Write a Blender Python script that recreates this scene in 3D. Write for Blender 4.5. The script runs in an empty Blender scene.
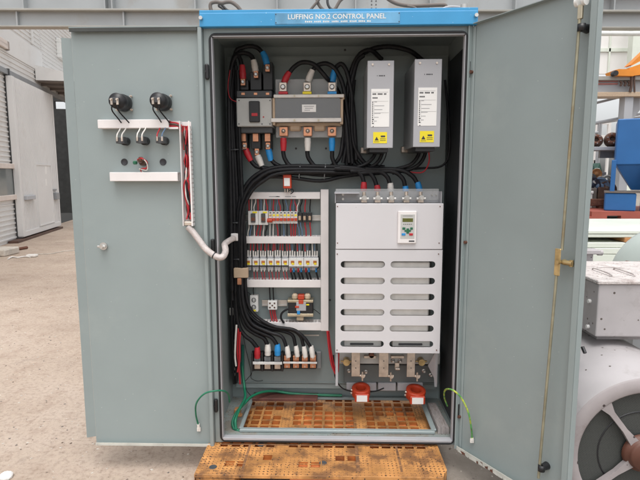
import bpy, bmesh, math, random
from mathutils import Vector, Matrix, noise
random.seed(7)
R = math.radians
scene = bpy.context.scene
C = scene.collection

# ------------------------------------------------------------------ camera
FPX = 505.0                      # focal length in photo pixels (640 wide)
CAM = Vector((0.586, -2.342, 1.314))
PITCH, YAW, ROLL = 0.128, -0.026, -0.002
fwd = Vector((math.sin(YAW)*math.cos(PITCH), math.cos(YAW)*math.cos(PITCH), -math.sin(PITCH)))
rt0 = Vector((math.cos(YAW), -math.sin(YAW), 0))
up0 = rt0.cross(fwd)
rt = rt0*math.cos(ROLL) + up0*math.sin(ROLL)
up = -rt0*math.sin(ROLL) + up0*math.cos(ROLL)
cd = bpy.data.cameras.new('camera')
cam = bpy.data.objects.new('camera', cd)
C.objects.link(cam)
m = Matrix((rt, up, -fwd)).transposed().to_4x4()
m.translation = CAM
cam.matrix_world = m
cd.sensor_width = 36
cd.lens = FPX*36/640
cd.clip_start = 0.05
cd.clip_end = 2000
scene.camera = cam

# ------------------------------------------------------------------ sky, sun, exposure (bright overcast)
SUN_EL, SUN_AZ = 70.0, 178.0     # azimuth clockwise from +Y; the veiled sun is high behind the camera
w = bpy.data.worlds.new('World')
scene.world = w
w.use_nodes = True
nt = w.node_tree
sky = nt.nodes.new('ShaderNodeTexSky')
sky.sky_type = 'NISHITA'
sky.sun_disc = False
sky.sun_elevation = R(SUN_EL)
sky.sun_rotation = R(SUN_AZ)
sky.dust_density = 4.0
hs = nt.nodes.new('ShaderNodeHueSaturation')
hs.inputs['Saturation'].default_value = 0.12
nt.links.new(sky.outputs[0], hs.inputs['Color'])
bg = nt.nodes['Background']
bg.inputs['Strength'].default_value = 0.15
nt.links.new(hs.outputs[0], bg.inputs['Color'])
sd = bpy.data.lights.new('sun', 'SUN')
sd.energy = 0.5
sd.angle = R(40)
sd.color = (1.0, 0.97, 0.92)
sun = bpy.data.objects.new('sun', sd)
C.objects.link(sun)
sdir = Vector((math.sin(R(SUN_AZ))*math.cos(R(SUN_EL)), math.cos(R(SUN_AZ))*math.cos(R(SUN_EL)), math.sin(R(SUN_EL))))
sun.rotation_euler = sdir.to_track_quat('Z', 'Y').to_euler()
sun.location = (0, -6, 9)
vs = scene.view_settings
vs.view_transform = 'Standard'
vs.look = 'None'
vs.gamma = 1
vs.exposure = 0.75
vs.use_curve_mapping = False

# ------------------------------------------------------------------ measuring helpers: a sight line meets a real plane
def ray(x, y):
    return fwd + rt*((x-320)/FPX) + up*((240-y)/FPX)
def P(x, y, Y):
    d = ray(x, y)
    return CAM + d*((Y-CAM.y)/d.y)
def PZ(x, y, Z):
    d = ray(x, y)
    return CAM + d*((Z-CAM.z)/d.z)
def PP(x, y, o, n):
    d = ray(x, y)
    return CAM + d*((Vector(o)-CAM).dot(n)/d.dot(n))

# ------------------------------------------------------------------ materials
def mat(name, col, rough=0.5, metal=0.0, var=0.08, scale=6.0, bump=0.0, bscale=80.0,
        spots=None, spot_scale=40.0, spot_at=0.12, stain=None, stain_scale=3.0, stain_at=0.6, stain_amt=0.6,
        spec=0.5, alpha=1.0, transm=0.0, stretch=(1, 1, 1)):
    mt = bpy.data.materials.new(name)
    mt.use_nodes = True
    n = mt.node_tree
    L = n.links
    b = n.nodes['Principled BSDF']
    tc = n.nodes.new('ShaderNodeTexCoord')
    mp = n.nodes.new('ShaderNodeMapping')
    mp.inputs['Scale'].default_value = stretch
    L.new(tc.outputs['Object'], mp.inputs['Vector'])
    V = mp.outputs[0]
    nz = n.nodes.new('ShaderNodeTexNoise')
    nz.inputs['Scale'].default_value = scale
    nz.inputs['Detail'].default_value = 6
    L.new(V, nz.inputs['Vector'])
    rp = n.nodes.new('ShaderNodeValToRGB')
    rp.color_ramp.elements[0].position = 0.3
    rp.color_ramp.elements[1].position = 0.7
    rp.color_ramp.elements[0].color = tuple(c*(1-var) for c in col)+(1,)
    rp.color_ramp.elements[1].color = tuple(min(1, c*(1+var)) for c in col)+(1,)
    L.new(nz.outputs['Fac'], rp.inputs['Fac'])
    out = rp.outputs[0]
    def mixin(fac, colr, prev):
        mx = n.nodes.new('ShaderNodeMix')
        mx.data_type = 'RGBA'
        L.new(fac, mx.inputs[0])
        L.new(prev, mx.inputs[6])
        mx.inputs[7].default_value = tuple(colr)+(1,)
        return mx.outputs[2]
    if stain:
        ns = n.nodes.new('ShaderNodeTexNoise')
        ns.inputs['Scale'].default_value = stain_scale
        ns.inputs['Detail'].default_value = 8
        ns.inputs['Roughness'].default_value = 0.65
        L.new(V, ns.inputs['Vector'])
        mr = n.nodes.new('ShaderNodeMapRange')
        mr.inputs['From Min'].default_value = stain_at
        mr.inputs['From Max'].default_value = stain_at+0.12
        mr.inputs['To Max'].default_value = stain_amt
        L.new(ns.outputs['Fac'], mr.inputs['Value'])
        out = mixin(mr.outputs[0], stain, out)
    if spots:
        vo = n.nodes.new('ShaderNodeTexVoronoi')
        vo.inputs['Scale'].default_value = spot_scale
        L.new(V, vo.inputs['Vector'])
        n2 = n.nodes.new('ShaderNodeTexNoise')
        n2.inputs['Scale'].default_value = spot_scale*0.31
        L.new(V, n2.inputs['Vector'])
        ml = n.nodes.new('ShaderNodeMath')
        ml.operation = 'MULTIPLY'
        L.new(n2.outputs['Fac'], ml.inputs[0])
        ml.inputs[1].default_value = spot_at*2
        lt = n.nodes.new('ShaderNodeMath')
        lt.operation = 'LESS_THAN'
        L.new(vo.outputs['Distance'], lt.inputs[0])
        L.new(ml.outputs[0], lt.inputs[1])
        out = mixin(lt.outputs[0], spots, out)
    L.new(out, b.inputs['Base Color'])
    b.inputs['Metallic'].default_value = metal
    mr2 = n.nodes.new('ShaderNodeMapRange')
    mr2.inputs['To Min'].default_value = max(0.03, rough-0.08)
    mr2.inputs['To Max'].default_value = min(1, rough+0.1)
    L.new(nz.outputs['Fac'], mr2.inputs['Value'])
    L.new(mr2.outputs[0], b.inputs['Roughness'])
    b.inputs['Specular IOR Level'].default_value = spec
    if alpha < 1:
        b.inputs['Alpha'].default_value = alpha
    if transm:
        b.inputs['Transmission Weight'].default_value = transm
    if bump:
        bn = n.nodes.new('ShaderNodeTexNoise')
        bn.inputs['Scale'].default_value = bscale
        bn.inputs['Detail'].default_value = 4
        L.new(V, bn.inputs['Vector'])
        bu = n.nodes.new('ShaderNodeBump')
        bu.inputs['Strength'].default_value = bump
        bu.inputs['Distance'].default_value = 0.02
        L.new(bn.outputs['Fac'], bu.inputs['Height'])
        L.new(bu.outputs[0], b.inputs['Normal'])
    return mt

M = {}
PAINT = (0.268, 0.315, 0.315)
M['paint'] = mat('grey_green_paint', PAINT, 0.40, var=0.06, scale=2.2, bump=0.10, bscale=3.5, stain=(0.33, 0.37, 0.36), stain_scale=1.4, stain_at=0.56, stain_amt=0.5, spots=(0.50, 0.53, 0.51), spot_scale=24, spot_at=0.034)
M['paint_dusty'] = mat('grey_green_paint_dusty', (0.25, 0.285, 0.275), 0.6, var=0.15, scale=9, stain=(0.22, 0.185, 0.15), stain_scale=9, stain_at=0.45, stain_amt=0.8, spots=(0.07, 0.06, 0.05), spot_scale=60, spot_at=0.16)
M['dirty_white'] = mat('dusty_primer', (0.55, 0.55, 0.50), 0.7, var=0.12, scale=14, stain=(0.2, 0.13, 0.08), stain_scale=18, stain_at=0.62)
M['plate'] = mat('mounting_plate_paint', (0.215, 0.255, 0.255), 0.45, var=0.06, scale=4, bump=0.02, bscale=200, spots=(0.06, 0.07, 0.07), spot_scale=14, spot_at=0.02)
M['blue'] = mat('blue_header_paint', (0.045, 0.30, 0.58), 0.35, var=0.06, scale=8, spots=(0.55, 0.7, 0.8), spot_scale=45, spot_at=0.05)
M['plaque'] = mat('engraved_plaque', (0.13, 0.36, 0.58), 0.28, var=0.25, scale=9, stretch=(1, 1, 1))
M['rubber'] = mat('black_rubber', (0.018, 0.018, 0.02), 0.6, var=0.2)
M['cable'] = mat('black_cable', (0.010, 0.010, 0.012), 0.45, var=0.4, scale=30, bump=0.06, bscale=60, stain=(0.03, 0.029, 0.028), stain_scale=16, stain_at=0.56, stain_amt=0.5, spec=0.3)
M['wallshade'] = mat('painted_wall_shade', (0.022, 0.025, 0.028), 0.6, var=0.2)  # near-black tone standing in for shade on the cabinet's right inner wall
M['lipgrey'] = mat('dark_grey_lip', (0.055, 0.06, 0.057), 0.7, var=0.2)
M['black'] = mat('black_plastic', (0.015, 0.015, 0.017), 0.4, var=0.2)
M['darkgrey'] = mat('dark_grey_plastic', (0.06, 0.063, 0.068), 0.45, var=0.15)
M['traygrey'] = mat('tray_grey', (0.12, 0.135, 0.135), 0.45, var=0.15)
M['midgrey'] = mat('mid_grey_metal', (0.24, 0.25, 0.26), 0.45, var=0.1)
M['beige'] = mat('light_grey_plastic', (0.50, 0.50, 0.48), 0.5, var=0.06, scale=12)
M['white'] = mat('white_plastic', (0.72, 0.72, 0.70), 0.45, var=0.04, scale=12)
M['duct'] = mat('duct_plastic', (0.78, 0.745, 0.735), 0.5, var=0.05, scale=8, spots=(0.45, 0.42, 0.4), spot_scale=40, spot_at=0.03)
M['invwhite'] = mat('white_enamel', (0.61, 0.595, 0.61), 0.42, var=0.03, scale=3, spots=(0.3, 0.25, 0.22), spot_scale=18, spot_at=0.02)
M['boxgrey'] = mat('galvanised_grey', (0.40, 0.40, 0.42), 0.4, var=0.06, scale=5)
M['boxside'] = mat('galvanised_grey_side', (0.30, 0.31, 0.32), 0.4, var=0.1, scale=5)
M['paper'] = mat('label_paper', (0.80, 0.79, 0.77), 0.6, var=0.03)
M['ink'] = mat('ink', (0.04, 0.04, 0.045), 0.6, var=0.2)
M['inkgrey'] = mat('grey_ink', (0.35, 0.35, 0.36), 0.6, var=0.2)
M['yellow'] = mat('yellow_sticker', (0.80, 0.66, 0.02), 0.45, var=0.05)
M['red'] = mat('red_sleeve', (0.46, 0.02, 0.03), 0.45, var=0.15, scale=20)
M['whitesl'] = mat('white_sleeve', (0.70, 0.67, 0.63), 0.5, var=0.1, scale=20)
M['bluesl'] = mat('blue_sleeve', (0.02, 0.25, 0.60), 0.45, var=0.12, scale=20)
M['steelblue'] = mat('blue_grey_wire', (0.12, 0.19, 0.30), 0.5, var=0.12, scale=20)
M['copper'] = mat('copper', (0.62, 0.30, 0.18), 0.38, metal=0.8, var=0.2, scale=30)
M['tin'] = mat('tinned_copper', (0.60, 0.52, 0.45), 0.35, metal=0.7, var=0.2, scale=30)
M['steel'] = mat('bright_steel', (0.55, 0.54, 0.52), 0.35, metal=0.8, var=0.15, scale=20)
M['zinc'] = mat('zinc_passivated', (0.52, 0.46, 0.34), 0.35, metal=0.75, var=0.2, scale=18)
M['rodgrey'] = mat('dull_plated_rod', (0.33, 0.31, 0.22), 0.4, metal=0.45, var=0.2, scale=14, stain=(0.25, 0.17, 0.08), stain_scale=8, stain_at=0.55)
M['gold'] = mat('yellow_zinc', (0.50, 0.37, 0.18), 0.35, metal=0.7, var=0.35, scale=25, stain=(0.28, 0.17, 0.08), stain_scale=30, stain_at=0.55)
M['orange_red'] = mat('orange_red_resin', (0.50, 0.052, 0.018), 0.42, var=0.12, scale=15)
M['green'] = mat('green_cable', (0.01, 0.16, 0.085), 0.4, var=0.2, scale=25)
M['greenyellow'] = mat('green_yellow_cable', (0.10, 0.34, 0.10), 0.4, var=0.5, scale=30, stain=(0.55, 0.55, 0.05), stain_scale=22, stain_at=0.48, stain_amt=1)
M['conduit'] = mat('spiral_wrap', (0.62, 0.56, 0.54), 0.55, var=0.12, scale=30, bump=0.3, bscale=90)
M['clear'] = mat('clear_cover', (0.62, 0.63, 0.63), 0.10, var=0.02, alpha=0.32)
M['smoke'] = mat('smoked_cover', (0.22, 0.225, 0.23), 0.06, var=0.03, alpha=0.55, spec=0.9)
M['tan'] = mat('tan_plastic', (0.48, 0.36, 0.25), 0.5, var=0.1, scale=20)
M['creamtape'] = mat('cream_tape', (0.52, 0.42, 0.30), 0.55, var=0.2, scale=40)
M['amber'] = mat('amber_window', (0.45, 0.16, 0.03), 0.3, var=0.3, scale=50)
M['lcd'] = mat('olive_display', (0.11, 0.12, 0.02), 0.25, var=0.1)
M['keygreen'] = mat('green_key', (0.015, 0.13, 0.065), 0.4)
M['pvcgreen'] = mat('dark_green_strip', (0.01, 0.12, 0.09), 0.5)
M['pallet'] = mat('orange_plastic', (0.50, 0.235, 0.075), 0.6, var=0.38, scale=9, stain=(0.14, 0.065, 0.032), stain_scale=11, stain_at=0.485, stain_amt=0.75, spots=(0.07, 0.04, 0.025), spot_scale=42, spot_at=0.15, bump=0.1, bscale=120)
def dot_grid(mt, pitch, rad, col):
    n = mt.node_tree
    L = n.links
    b = n.nodes['Principled BSDF']
    prev = b.inputs['Base Color'].links[0].from_socket
    tc = n.nodes.new('ShaderNodeTexCoord')
    sx = n.nodes.new('ShaderNodeSeparateXYZ')
    L.new(tc.outputs['Object'], sx.inputs[0])
    def op(o, a, bb=None):
        m_ = n.nodes.new('ShaderNodeMath')
        m_.operation = o
        for k, v in enumerate((a, bb)):
            if v is None: continue
            if isinstance(v, (int, float)): m_.inputs[k].default_value = v
            else: L.new(v, m_.inputs[k])
        return m_.outputs[0]
    fx = op('SUBTRACT', op('FRACT', op('DIVIDE', sx.outputs['X'], pitch)), 0.5)
    fy = op('SUBTRACT', op('FRACT', op('DIVIDE', sx.outputs['Y'], pitch)), 0.5)
    d = op('SQRT', op('ADD', op('MULTIPLY', fx, fx), op('MULTIPLY', fy, fy)))
    nz = n.nodes.new('ShaderNodeTexNoise')
    nz.inputs['Scale'].default_value = 9
    L.new(tc.outputs['Object'], nz.inputs['Vector'])
    lim = op('MULTIPLY', op('SUBTRACT', nz.outputs['Fac'], 0.25), rad*4/pitch)
    mx = n.nodes.new('ShaderNodeMix')
    mx.data_type = 'RGBA'
    L.new(op('LESS_THAN', d, lim), mx.inputs[0])
    L.new(prev, mx.inputs[6])
    mx.inputs[7].default_value = tuple(col)+(1,)
    L.new(mx.outputs[2], b.inputs['Base Color'])
dot_grid(M['pallet'], 0.0188, 0.0025, (0.10, 0.05, 0.025))
M['palletin'] = mat('orange_plastic_clean', (0.46, 0.155, 0.04), 0.5, var=0.3, scale=9, stain=(0.14, 0.06, 0.03), stain_scale=7, stain_at=0.55, stain_amt=0.7)
M['palletdirt'] = mat('dirty_groove', (0.24, 0.115, 0.05), 0.8, var=0.5, scale=30, stain=(0.10, 0.055, 0.035), stain_scale=25, stain_at=0.48)
M['palletred'] = mat('orange_plastic_block', (0.60, 0.20, 0.07), 0.55, var=0.25, scale=7, stain=(0.2, 0.07, 0.03), stain_scale=8, stain_at=0.55)
M['wood'] = mat('weathered_wood', (0.33, 0.30, 0.29), 0.85, var=0.3, scale=12, stain=(0.16, 0.12, 0.10), stain_scale=14, stain_at=0.52, bump=0.4, bscale=40, stretch=(5, 1, 1))
M['brownbar'] = mat('red_oxide_bar', (0.12, 0.045, 0.035), 0.7, var=0.3, scale=16)
M['rust'] = mat('rust', (0.13, 0.055, 0.035), 0.85, var=0.35, scale=14)
M['motor'] = mat('motor_paint', (0.43, 0.405, 0.41), 0.5, var=0.08, scale=6, spots=(0.10, 0.08, 0.07), spot_scale=22, spot_at=0.10, stain=(0.27, 0.235, 0.225), stain_scale=5, stain_at=0.54, stain_amt=0.55)
M['motorring'] = mat('motor_ring_paint', (0.33, 0.295, 0.295), 0.55, var=0.12, scale=8, spots=(0.06, 0.045, 0.045), spot_scale=16, spot_at=0.13, stain=(0.20, 0.15, 0.145), stain_scale=7, stain_at=0.56, stain_amt=0.6)
M['boxlid'] = mat('gritty_lid', (0.62, 0.57, 0.55), 0.8, var=0.15, scale=20, spots=(0.22, 0.12, 0.10), spot_scale=50, spot_at=0.15, bump=0.4, bscale=120, stain=(0.32, 0.24, 0.22), stain_scale=14, stain_at=0.55)
M['hub'] = mat('brown_hub', (0.12, 0.045, 0.028), 0.5, var=0.2, scale=9)
M['girder'] = mat('girder_paint', (0.36, 0.38, 0.39), 0.55, var=0.07, scale=2.5, stain=(0.30, 0.28, 0.25), stain_scale=2, stain_at=0.55)
M['girderfl'] = mat('girder_flange_paint', (0.34, 0.33, 0.30), 0.6, var=0.1, scale=4)
M['pink'] = mat('red_primer', (0.42, 0.16, 0.14), 0.6, var=0.12, scale=3)
M['siding'] = mat('grey_sheet_siding', (0.70, 0.69, 0.675), 0.5, var=0.04, scale=1.0, stain=(0.55, 0.52, 0.49), stain_scale=1.3, stain_at=0.55, stain_amt=0.4)
M['slide'] = mat('white_sheet_door', (0.69, 0.68, 0.67), 0.5, var=0.04, scale=1.2, stain=(0.55, 0.52, 0.50), stain_scale=1.2, stain_at=0.58, stain_amt=0.4)
M['winframe'] = mat('cream_frame', (0.66, 0.58, 0.53), 0.5, var=0.08)
M['glass'] = mat('window_glass', (0.17, 0.19, 0.19), 0.08, var=0.15, scale=1.5, spec=0.8)
M['soffit'] = mat('brown_soffit', (0.16, 0.135, 0.12), 0.7, var=0.12, scale=2)
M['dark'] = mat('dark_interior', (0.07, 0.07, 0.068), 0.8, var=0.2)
M['navy'] = mat('navy_machine', (0.018, 0.024, 0.042), 0.5, var=0.3, scale=2)
M['machblue'] = mat('blue_machine_paint', (0.022, 0.13, 0.36), 0.45, var=0.08, scale=1.5)
M['skid'] = mat('red_primer_steel', (0.33, 0.085, 0.06), 0.65, var=0.15, scale=1.5)
M['panelw'] = mat('insulated_panel', (0.70, 0.74, 0.66), 0.55, var=0.05, scale=2)
M['timber'] = mat('timber', (0.45, 0.22, 0.09), 0.7, var=0.2, scale=9)
M['orange'] = mat('orange_crane_paint', (0.72, 0.25, 0.02), 0.45, var=0.12, scale=1.5)
M['farsteel'] = mat('far_grey_steel', (0.40, 0.41, 0.43), 0.55, var=0.08, scale=0.8)
M['farwhite'] = mat('white_wall_sheet', (0.82, 0.80, 0.78), 0.5, var=0.04, scale=0.6)
M['green_cloth'] = mat('green_tarp', (0.08, 0.16, 0.13), 0.7, var=0.25, scale=2)
M['brownsteel'] = mat('brown_steel', (0.10, 0.055, 0.04), 0.6, var=0.3, scale=4)
M['palegreen'] = mat('pale_green_paint', (0.46, 0.52, 0.49), 0.4, var=0.05, scale=2)
M['pebble'] = mat('dark_pebble', (0.17, 0.125, 0.10), 0.9, var=0.3)
M['stone'] = mat('pale_stone', (0.55, 0.50, 0.44), 0.8, var=0.2, scale=12)

# ground: sandy concrete yard
def ground_mat():
    mt = bpy.data.materials.new('sandy_yard')
    mt.use_nodes = True
    n = mt.node_tree
    L = n.links
    b = n.nodes['Principled BSDF']
    tc = n.nodes.new('ShaderNodeTexCoord')
    def nz(s, d=6, r=0.6):
        t = n.nodes.new('ShaderNodeTexNoise')
        t.inputs['Scale'].default_value = s
        t.inputs['Detail'].default_value = d
        t.inputs['Roughness'].default_value = r
        L.new(tc.outputs['Object'], t.inputs['Vector'])
        return t.outputs['Fac']
    def ramp(f, stops):
        r = n.nodes.new('ShaderNodeValToRGB')
        while len(r.color_ramp.elements) < len(stops):
            r.color_ramp.elements.new(0.5)
        for e, (p, c) in zip(r.color_ramp.elements, stops):
            e.position = p
            e.color = tuple(c)+(1,)
        L.new(f, r.inputs['Fac'])
        return r.outputs[0]
    def mix(f, a, bb, mode='MIX'):
        x = n.nodes.new('ShaderNodeMix')
        x.data_type = 'RGBA'
        x.blend_type = mode
        if isinstance(f, float):
            x.inputs[0].default_value = f
        else:
            L.new(f, x.inputs[0])
        L.new(a, x.inputs[6])
        L.new(bb, x.inputs[7])
        return x.outputs[2]
    base = ramp(nz(0.9, 8), [(0.3, (0.39, 0.31, 0.25)), (0.5, (0.46, 0.37, 0.30)), (0.72, (0.52, 0.43, 0.36))])
    fine = ramp(nz(38, 5, 0.7), [(0.28, (0.55, 0.5, 0.47)), (0.5, (1, 1, 1)), (0.75, (1.12, 1.1, 1.08))])
    c1 = mix(0.75, base, fine, 'MULTIPLY')
    mid = ramp(nz(6, 7, 0.7), [(0.36, (0.74, 0.68, 0.64)), (0.5, (1, 1, 1))])
    c1 = mix(0.5, c1, mid, 'MULTIPLY')
    mp = n.nodes.new('ShaderNodeMapping')
    mp.inputs['Scale'].default_value = (0.22, 2.2, 1)
    mp.inputs['Rotation'].default_value = (0, 0, 0.3)
    L.new(tc.outputs['Object'], mp.inputs['Vector'])
    tk = n.nodes.new('ShaderNodeTexNoise')
    tk.inputs['Scale'].default_value = 1.1
    tk.inputs['Detail'].default_value = 5
    L.new(mp.outputs[0], tk.inputs['Vector'])
    c1 = mix(0.15, c1, ramp(tk.outputs['Fac'], [(0.40, (0.80, 0.74, 0.70)), (0.52, (1, 1, 1)), (0.7, (1.12, 1.12, 1.12))]), 'MULTIPLY')
    vo = n.nodes.new('ShaderNodeTexVoronoi')
    vo.inputs['Scale'].default_value = 55
    L.new(tc.outputs['Object'], vo.inputs['Vector'])
    c1 = mix(0.4, c1, ramp(vo.outputs['Distance'], [(0.10, (0.45, 0.38, 0.34)), (0.2, (1, 1, 1))]), 'MULTIPLY')
    # grey concrete patch to the right of the pallet
    sx = n.nodes.new('ShaderNodeSeparateXYZ')
    L.new(tc.outputs['Object'], sx.inputs[0])
    ad = n.nodes.new('ShaderNodeMath')
    ad.operation = 'MULTIPLY_ADD'
    L.new(nz(1.6, 6), ad.inputs[0])
    ad.inputs[1].default_value = 0.9
    L.new(sx.outputs['X'], ad.inputs[2])
    mr = n.nodes.new('ShaderNodeMapRange')
    mr.inputs['From Min'].default_value = 1.0
    mr.inputs['From Max'].default_value = 1.6
    L.new(ad.outputs[0], mr.inputs['Value'])
    conc = ramp(nz(7, 8), [(0.3, (0.24, 0.21, 0.18)), (0.7, (0.34, 0.30, 0.26))])
    c2 = mix(mr.outputs[0], c1, conc)
    st = ramp(nz(2.3, 3), [(0.66, (0, 0, 0)), (0.72, (0.35, 0.35, 0.35))])
    dk = n.nodes.new('ShaderNodeRGB')
    dk.outputs[0].default_value = (0.16, 0.13, 0.11, 1)
    c3 = mix(st, c2, dk.outputs[0])
    L.new(c3, b.inputs['Base Color'])
    b.inputs['Roughness'].default_value = 0.93
    b.inputs['Specular IOR Level'].default_value = 0.25
    bu = n.nodes.new('ShaderNodeBump')
    bu.inputs['Strength'].default_value = 0.5
    bu.inputs['Distance'].default_value = 0.02
    L.new(nz(26, 8, 0.75), bu.inputs['Height'])
    L.new(bu.outputs[0], b.inputs['Normal'])
    return mt
M['ground'] = ground_mat()

def mesh_grille_mat():
    mt = bpy.data.materials.new('woven_wire_mesh')
    mt.use_nodes = True
    n = mt.node_tree
    L = n.links
    b = n.nodes['Principled BSDF']
    tc = n.nodes.new('ShaderNodeTexCoord')
    mp = n.nodes.new('ShaderNodeMapping')
    mp.inputs['Rotation'].default_value = (R(90), 0, 0)
    L.new(tc.outputs['Object'], mp.inputs[0])
    br = n.nodes.new('ShaderNodeTexBrick')
    br.inputs['Scale'].default_value = 44
    br.inputs['Color1'].default_value = (0.02, 0.022, 0.02, 1)
    br.inputs['Color2'].default_value = (0.028, 0.030, 0.027, 1)
    br.inputs['Mortar'].default_value = (0.085, 0.09, 0.085, 1)
    br.inputs['Mortar Size'].default_value = 0.035
    br.inputs['Brick Width'].default_value = 0.28
    br.inputs['Row Height'].default_value = 0.22
    L.new(mp.outputs[0], br.inputs['Vector'])
    L.new(br.outputs['Color'], b.inputs['Base Color'])
    b.inputs['Roughness'].default_value = 0.6
    bu = n.nodes.new('ShaderNodeBump')
    bu.inputs['Strength'].default_value = 0.7
    bu.inputs['Distance'].default_value = 0.01
    L.new(br.outputs['Color'], bu.inputs['Height'])
    L.new(bu.outputs[0], b.inputs['Normal'])
    return mt
M['wiremesh'] = mesh_grille_mat()

# ------------------------------------------------------------------ mesh helpers
ORG = {}                        # world origin of every built object

def smooth_path(pts, n=6):
    pts = [Vector(p) for p in pts]
    if len(pts) < 3:
        return pts
    q = [pts[0]*2-pts[1]] + pts + [pts[-1]*2-pts[-2]]
    out = []
    for i in range(1, len(q)-2):
        a, b, c, d = q[i-1], q[i], q[i+1], q[i+2]
        for k in range(n):
            t = k/n
            out.append(0.5*((2*b)+(c-a)*t+(2*a-5*b+4*c-d)*t*t+(3*b-a-3*c+d)*t**3))
    out.append(pts[-1])
    return out

class MB:
    def __init__(s, X=None):
        s.v, s.f, s.mi, s.sm = [], [], [], []
        s.X = X
    def add(s, vs_, fs, m=0, smooth=False):
        o = len(s.v)
        for p in vs_:
            p = Vector(p)
            s.v.append(s.X @ p if s.X else p)
        for f in fs:
            s.f.append([i+o for i in f])
            s.mi.append(m)
            s.sm.append(smooth)
        return s
    def box(s, a, b, bev=0.0, m=0, seg=1):
        a, b = Vector(a), Vector(b)
        lo = Vector((min(a.x, b.x), min(a.y, b.y), min(a.z, b.z)))
        hi = Vector((max(a.x, b.x), max(a.y, b.y), max(a.z, b.z)))
        bev = min(bev, 0.45*min(hi-lo))
        bm = bmesh.new()
        bmesh.ops.create_cube(bm, size=1)
        for v in bm.verts:
            v.co = Vector((lo[i]+(v.co[i]+0.5)*(hi[i]-lo[i]) for i in range(3)))
        if bev > 1e-5:
            bmesh.ops.bevel(bm, geom=list(bm.edges), offset=bev, segments=seg, profile=0.5, affect='EDGES')
        bm.verts.index_update()
        s.add([v.co.copy() for v in bm.verts], [[v.index for v in f.verts] for f in bm.faces], m)
        bm.free()
        return s
    def ring(s, c, ax, r, n):
        ax = Vector(ax).normalized()
        u = ax.orthogonal().normalized()
        vv = ax.cross(u)
        return [Vector(c)+u*(r*math.cos(2*math.pi*i/n))+vv*(r*math.sin(2*math.pi*i/n)) for i in range(n)]
    def cyl(s, p0, p1, r0, r1=None, n=16, m=0, smooth=True, caps=True):
        r1 = r0 if r1 is None else r1
        p0, p1 = Vector(p0), Vector(p1)
        a = s.ring(p0, p1-p0, r0, n)
        b = s.ring(p1, p1-p0, r1, n)
        s.add(a+b, [[i, (i+1) % n, n+(i+1) % n, n+i] for i in range(n)], m, smooth)
        if caps:
            s.add(a, [list(range(n))[::-1]], m)
            s.add(b, [list(range(n))], m)
        return s
    def lathe(s, c, ax, prof, n=48, m=0, smooth=True):   # prof: (radius, along axis)
        ax = Vector(ax).normalized()
        rs = [s.ring(Vector(c)+ax*h, ax, max(r, 1e-5), n) for r, h in prof]
        vs_ = [p for q in rs for p in q]
        fs = []
        for k in range(len(prof)-1):
            for i in range(n):
                j = (i+1) % n
                fs.append([k*n+i, k*n+j, (k+1)*n+j, (k+1)*n+i])
        return s.add(vs_, fs, m, smooth)
    def tube(s, pts, r, n=8, m=0, sub=6, closed=False, spline=True):
        pts = smooth_path(pts, sub) if spline else [Vector(p) for p in pts]
        k = len(pts)
        t = []
        for i in range(k):
            a = pts[(i-1) % k] if (closed or i) else pts[0]
            b = pts[(i+1) % k] if (closed or i < k-1) else pts[-1]
            t.append((b-a).normalized())
        u = t[0].orthogonal().normalized()
        vs_ = []
        for i in range(k):
            u = (u - t[i]*u.dot(t[i]))
            u = u.normalized() if u.length > 1e-6 else t[i].orthogonal().normalized()
            vv = t[i].cross(u)
            rr = r(i/(k-1)) if callable(r) else r
            for j in range(n):
                an = 2*math.pi*j/n
                vs_.append(pts[i]+u*(rr*math.cos(an))+vv*(rr*math.sin(an)))
        fs = []
        for i in range(k if closed else k-1):
            i2 = (i+1) % k
            for j in range(n):
                j2 = (j+1) % n
                fs.append([i*n+j, i*n+j2, i2*n+j2, i2*n+j])
        s.add(vs_, fs, m, True)
        if not closed:
            s.add(vs_[:n], [list(range(n))[::-1]], m)
            s.add(vs_[-n:], [list(range(n))], m)
        return s
    def prism(s, poly, ext, m=0):          # poly: world points (planar), ext: extrusion vector
        k = len(poly)
        poly = [Vector(p) for p in poly]
        ext = Vector(ext)
        vs_ = poly+[p+ext for p in poly]
        return s.add(vs_, [list(range(k))[::-1], list(range(k, 2*k))]+[[i, (i+1) % k, k+(i+1) % k, k+i] for i in range(k)], m)
    def build(s, name, mats, parent=None, label=None, cat=None, group=None, kind=None, origin=None):
        if not isinstance(mats, (list, tuple)):
            mats = [mats]
        if parent is not None:
            o = ORG[parent]
        elif origin is not None:
            o = Vector(origin)
        else:
            o = Vector((sum(p.x for p in s.v)/len(s.v), sum(p.y for p in s.v)/len(s.v), min(p.z for p in s.v)))
        me = bpy.data.meshes.new(name)
        me.from_pydata([p-o for p in s.v], [], s.f)
        for mm in mats:
            me.materials.append(M[mm] if isinstance(mm, str) else mm)
        me.polygons.foreach_set('material_index', s.mi)
        me.polygons.foreach_set('use_smooth', s.sm)
        bm = bmesh.new()
        bm.from_mesh(me)
        bmesh.ops.recalc_face_normals(bm, faces=bm.faces)
        bm.to_mesh(me)
        bm.free()
        ob = bpy.data.objects.new(name, me)
        C.objects.link(ob)
        ORG[ob] = o
        if parent is not None:
            ob.parent = parent
        else:
            ob.location = o
        tag(ob, label, cat, group, kind)
        return ob

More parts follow.
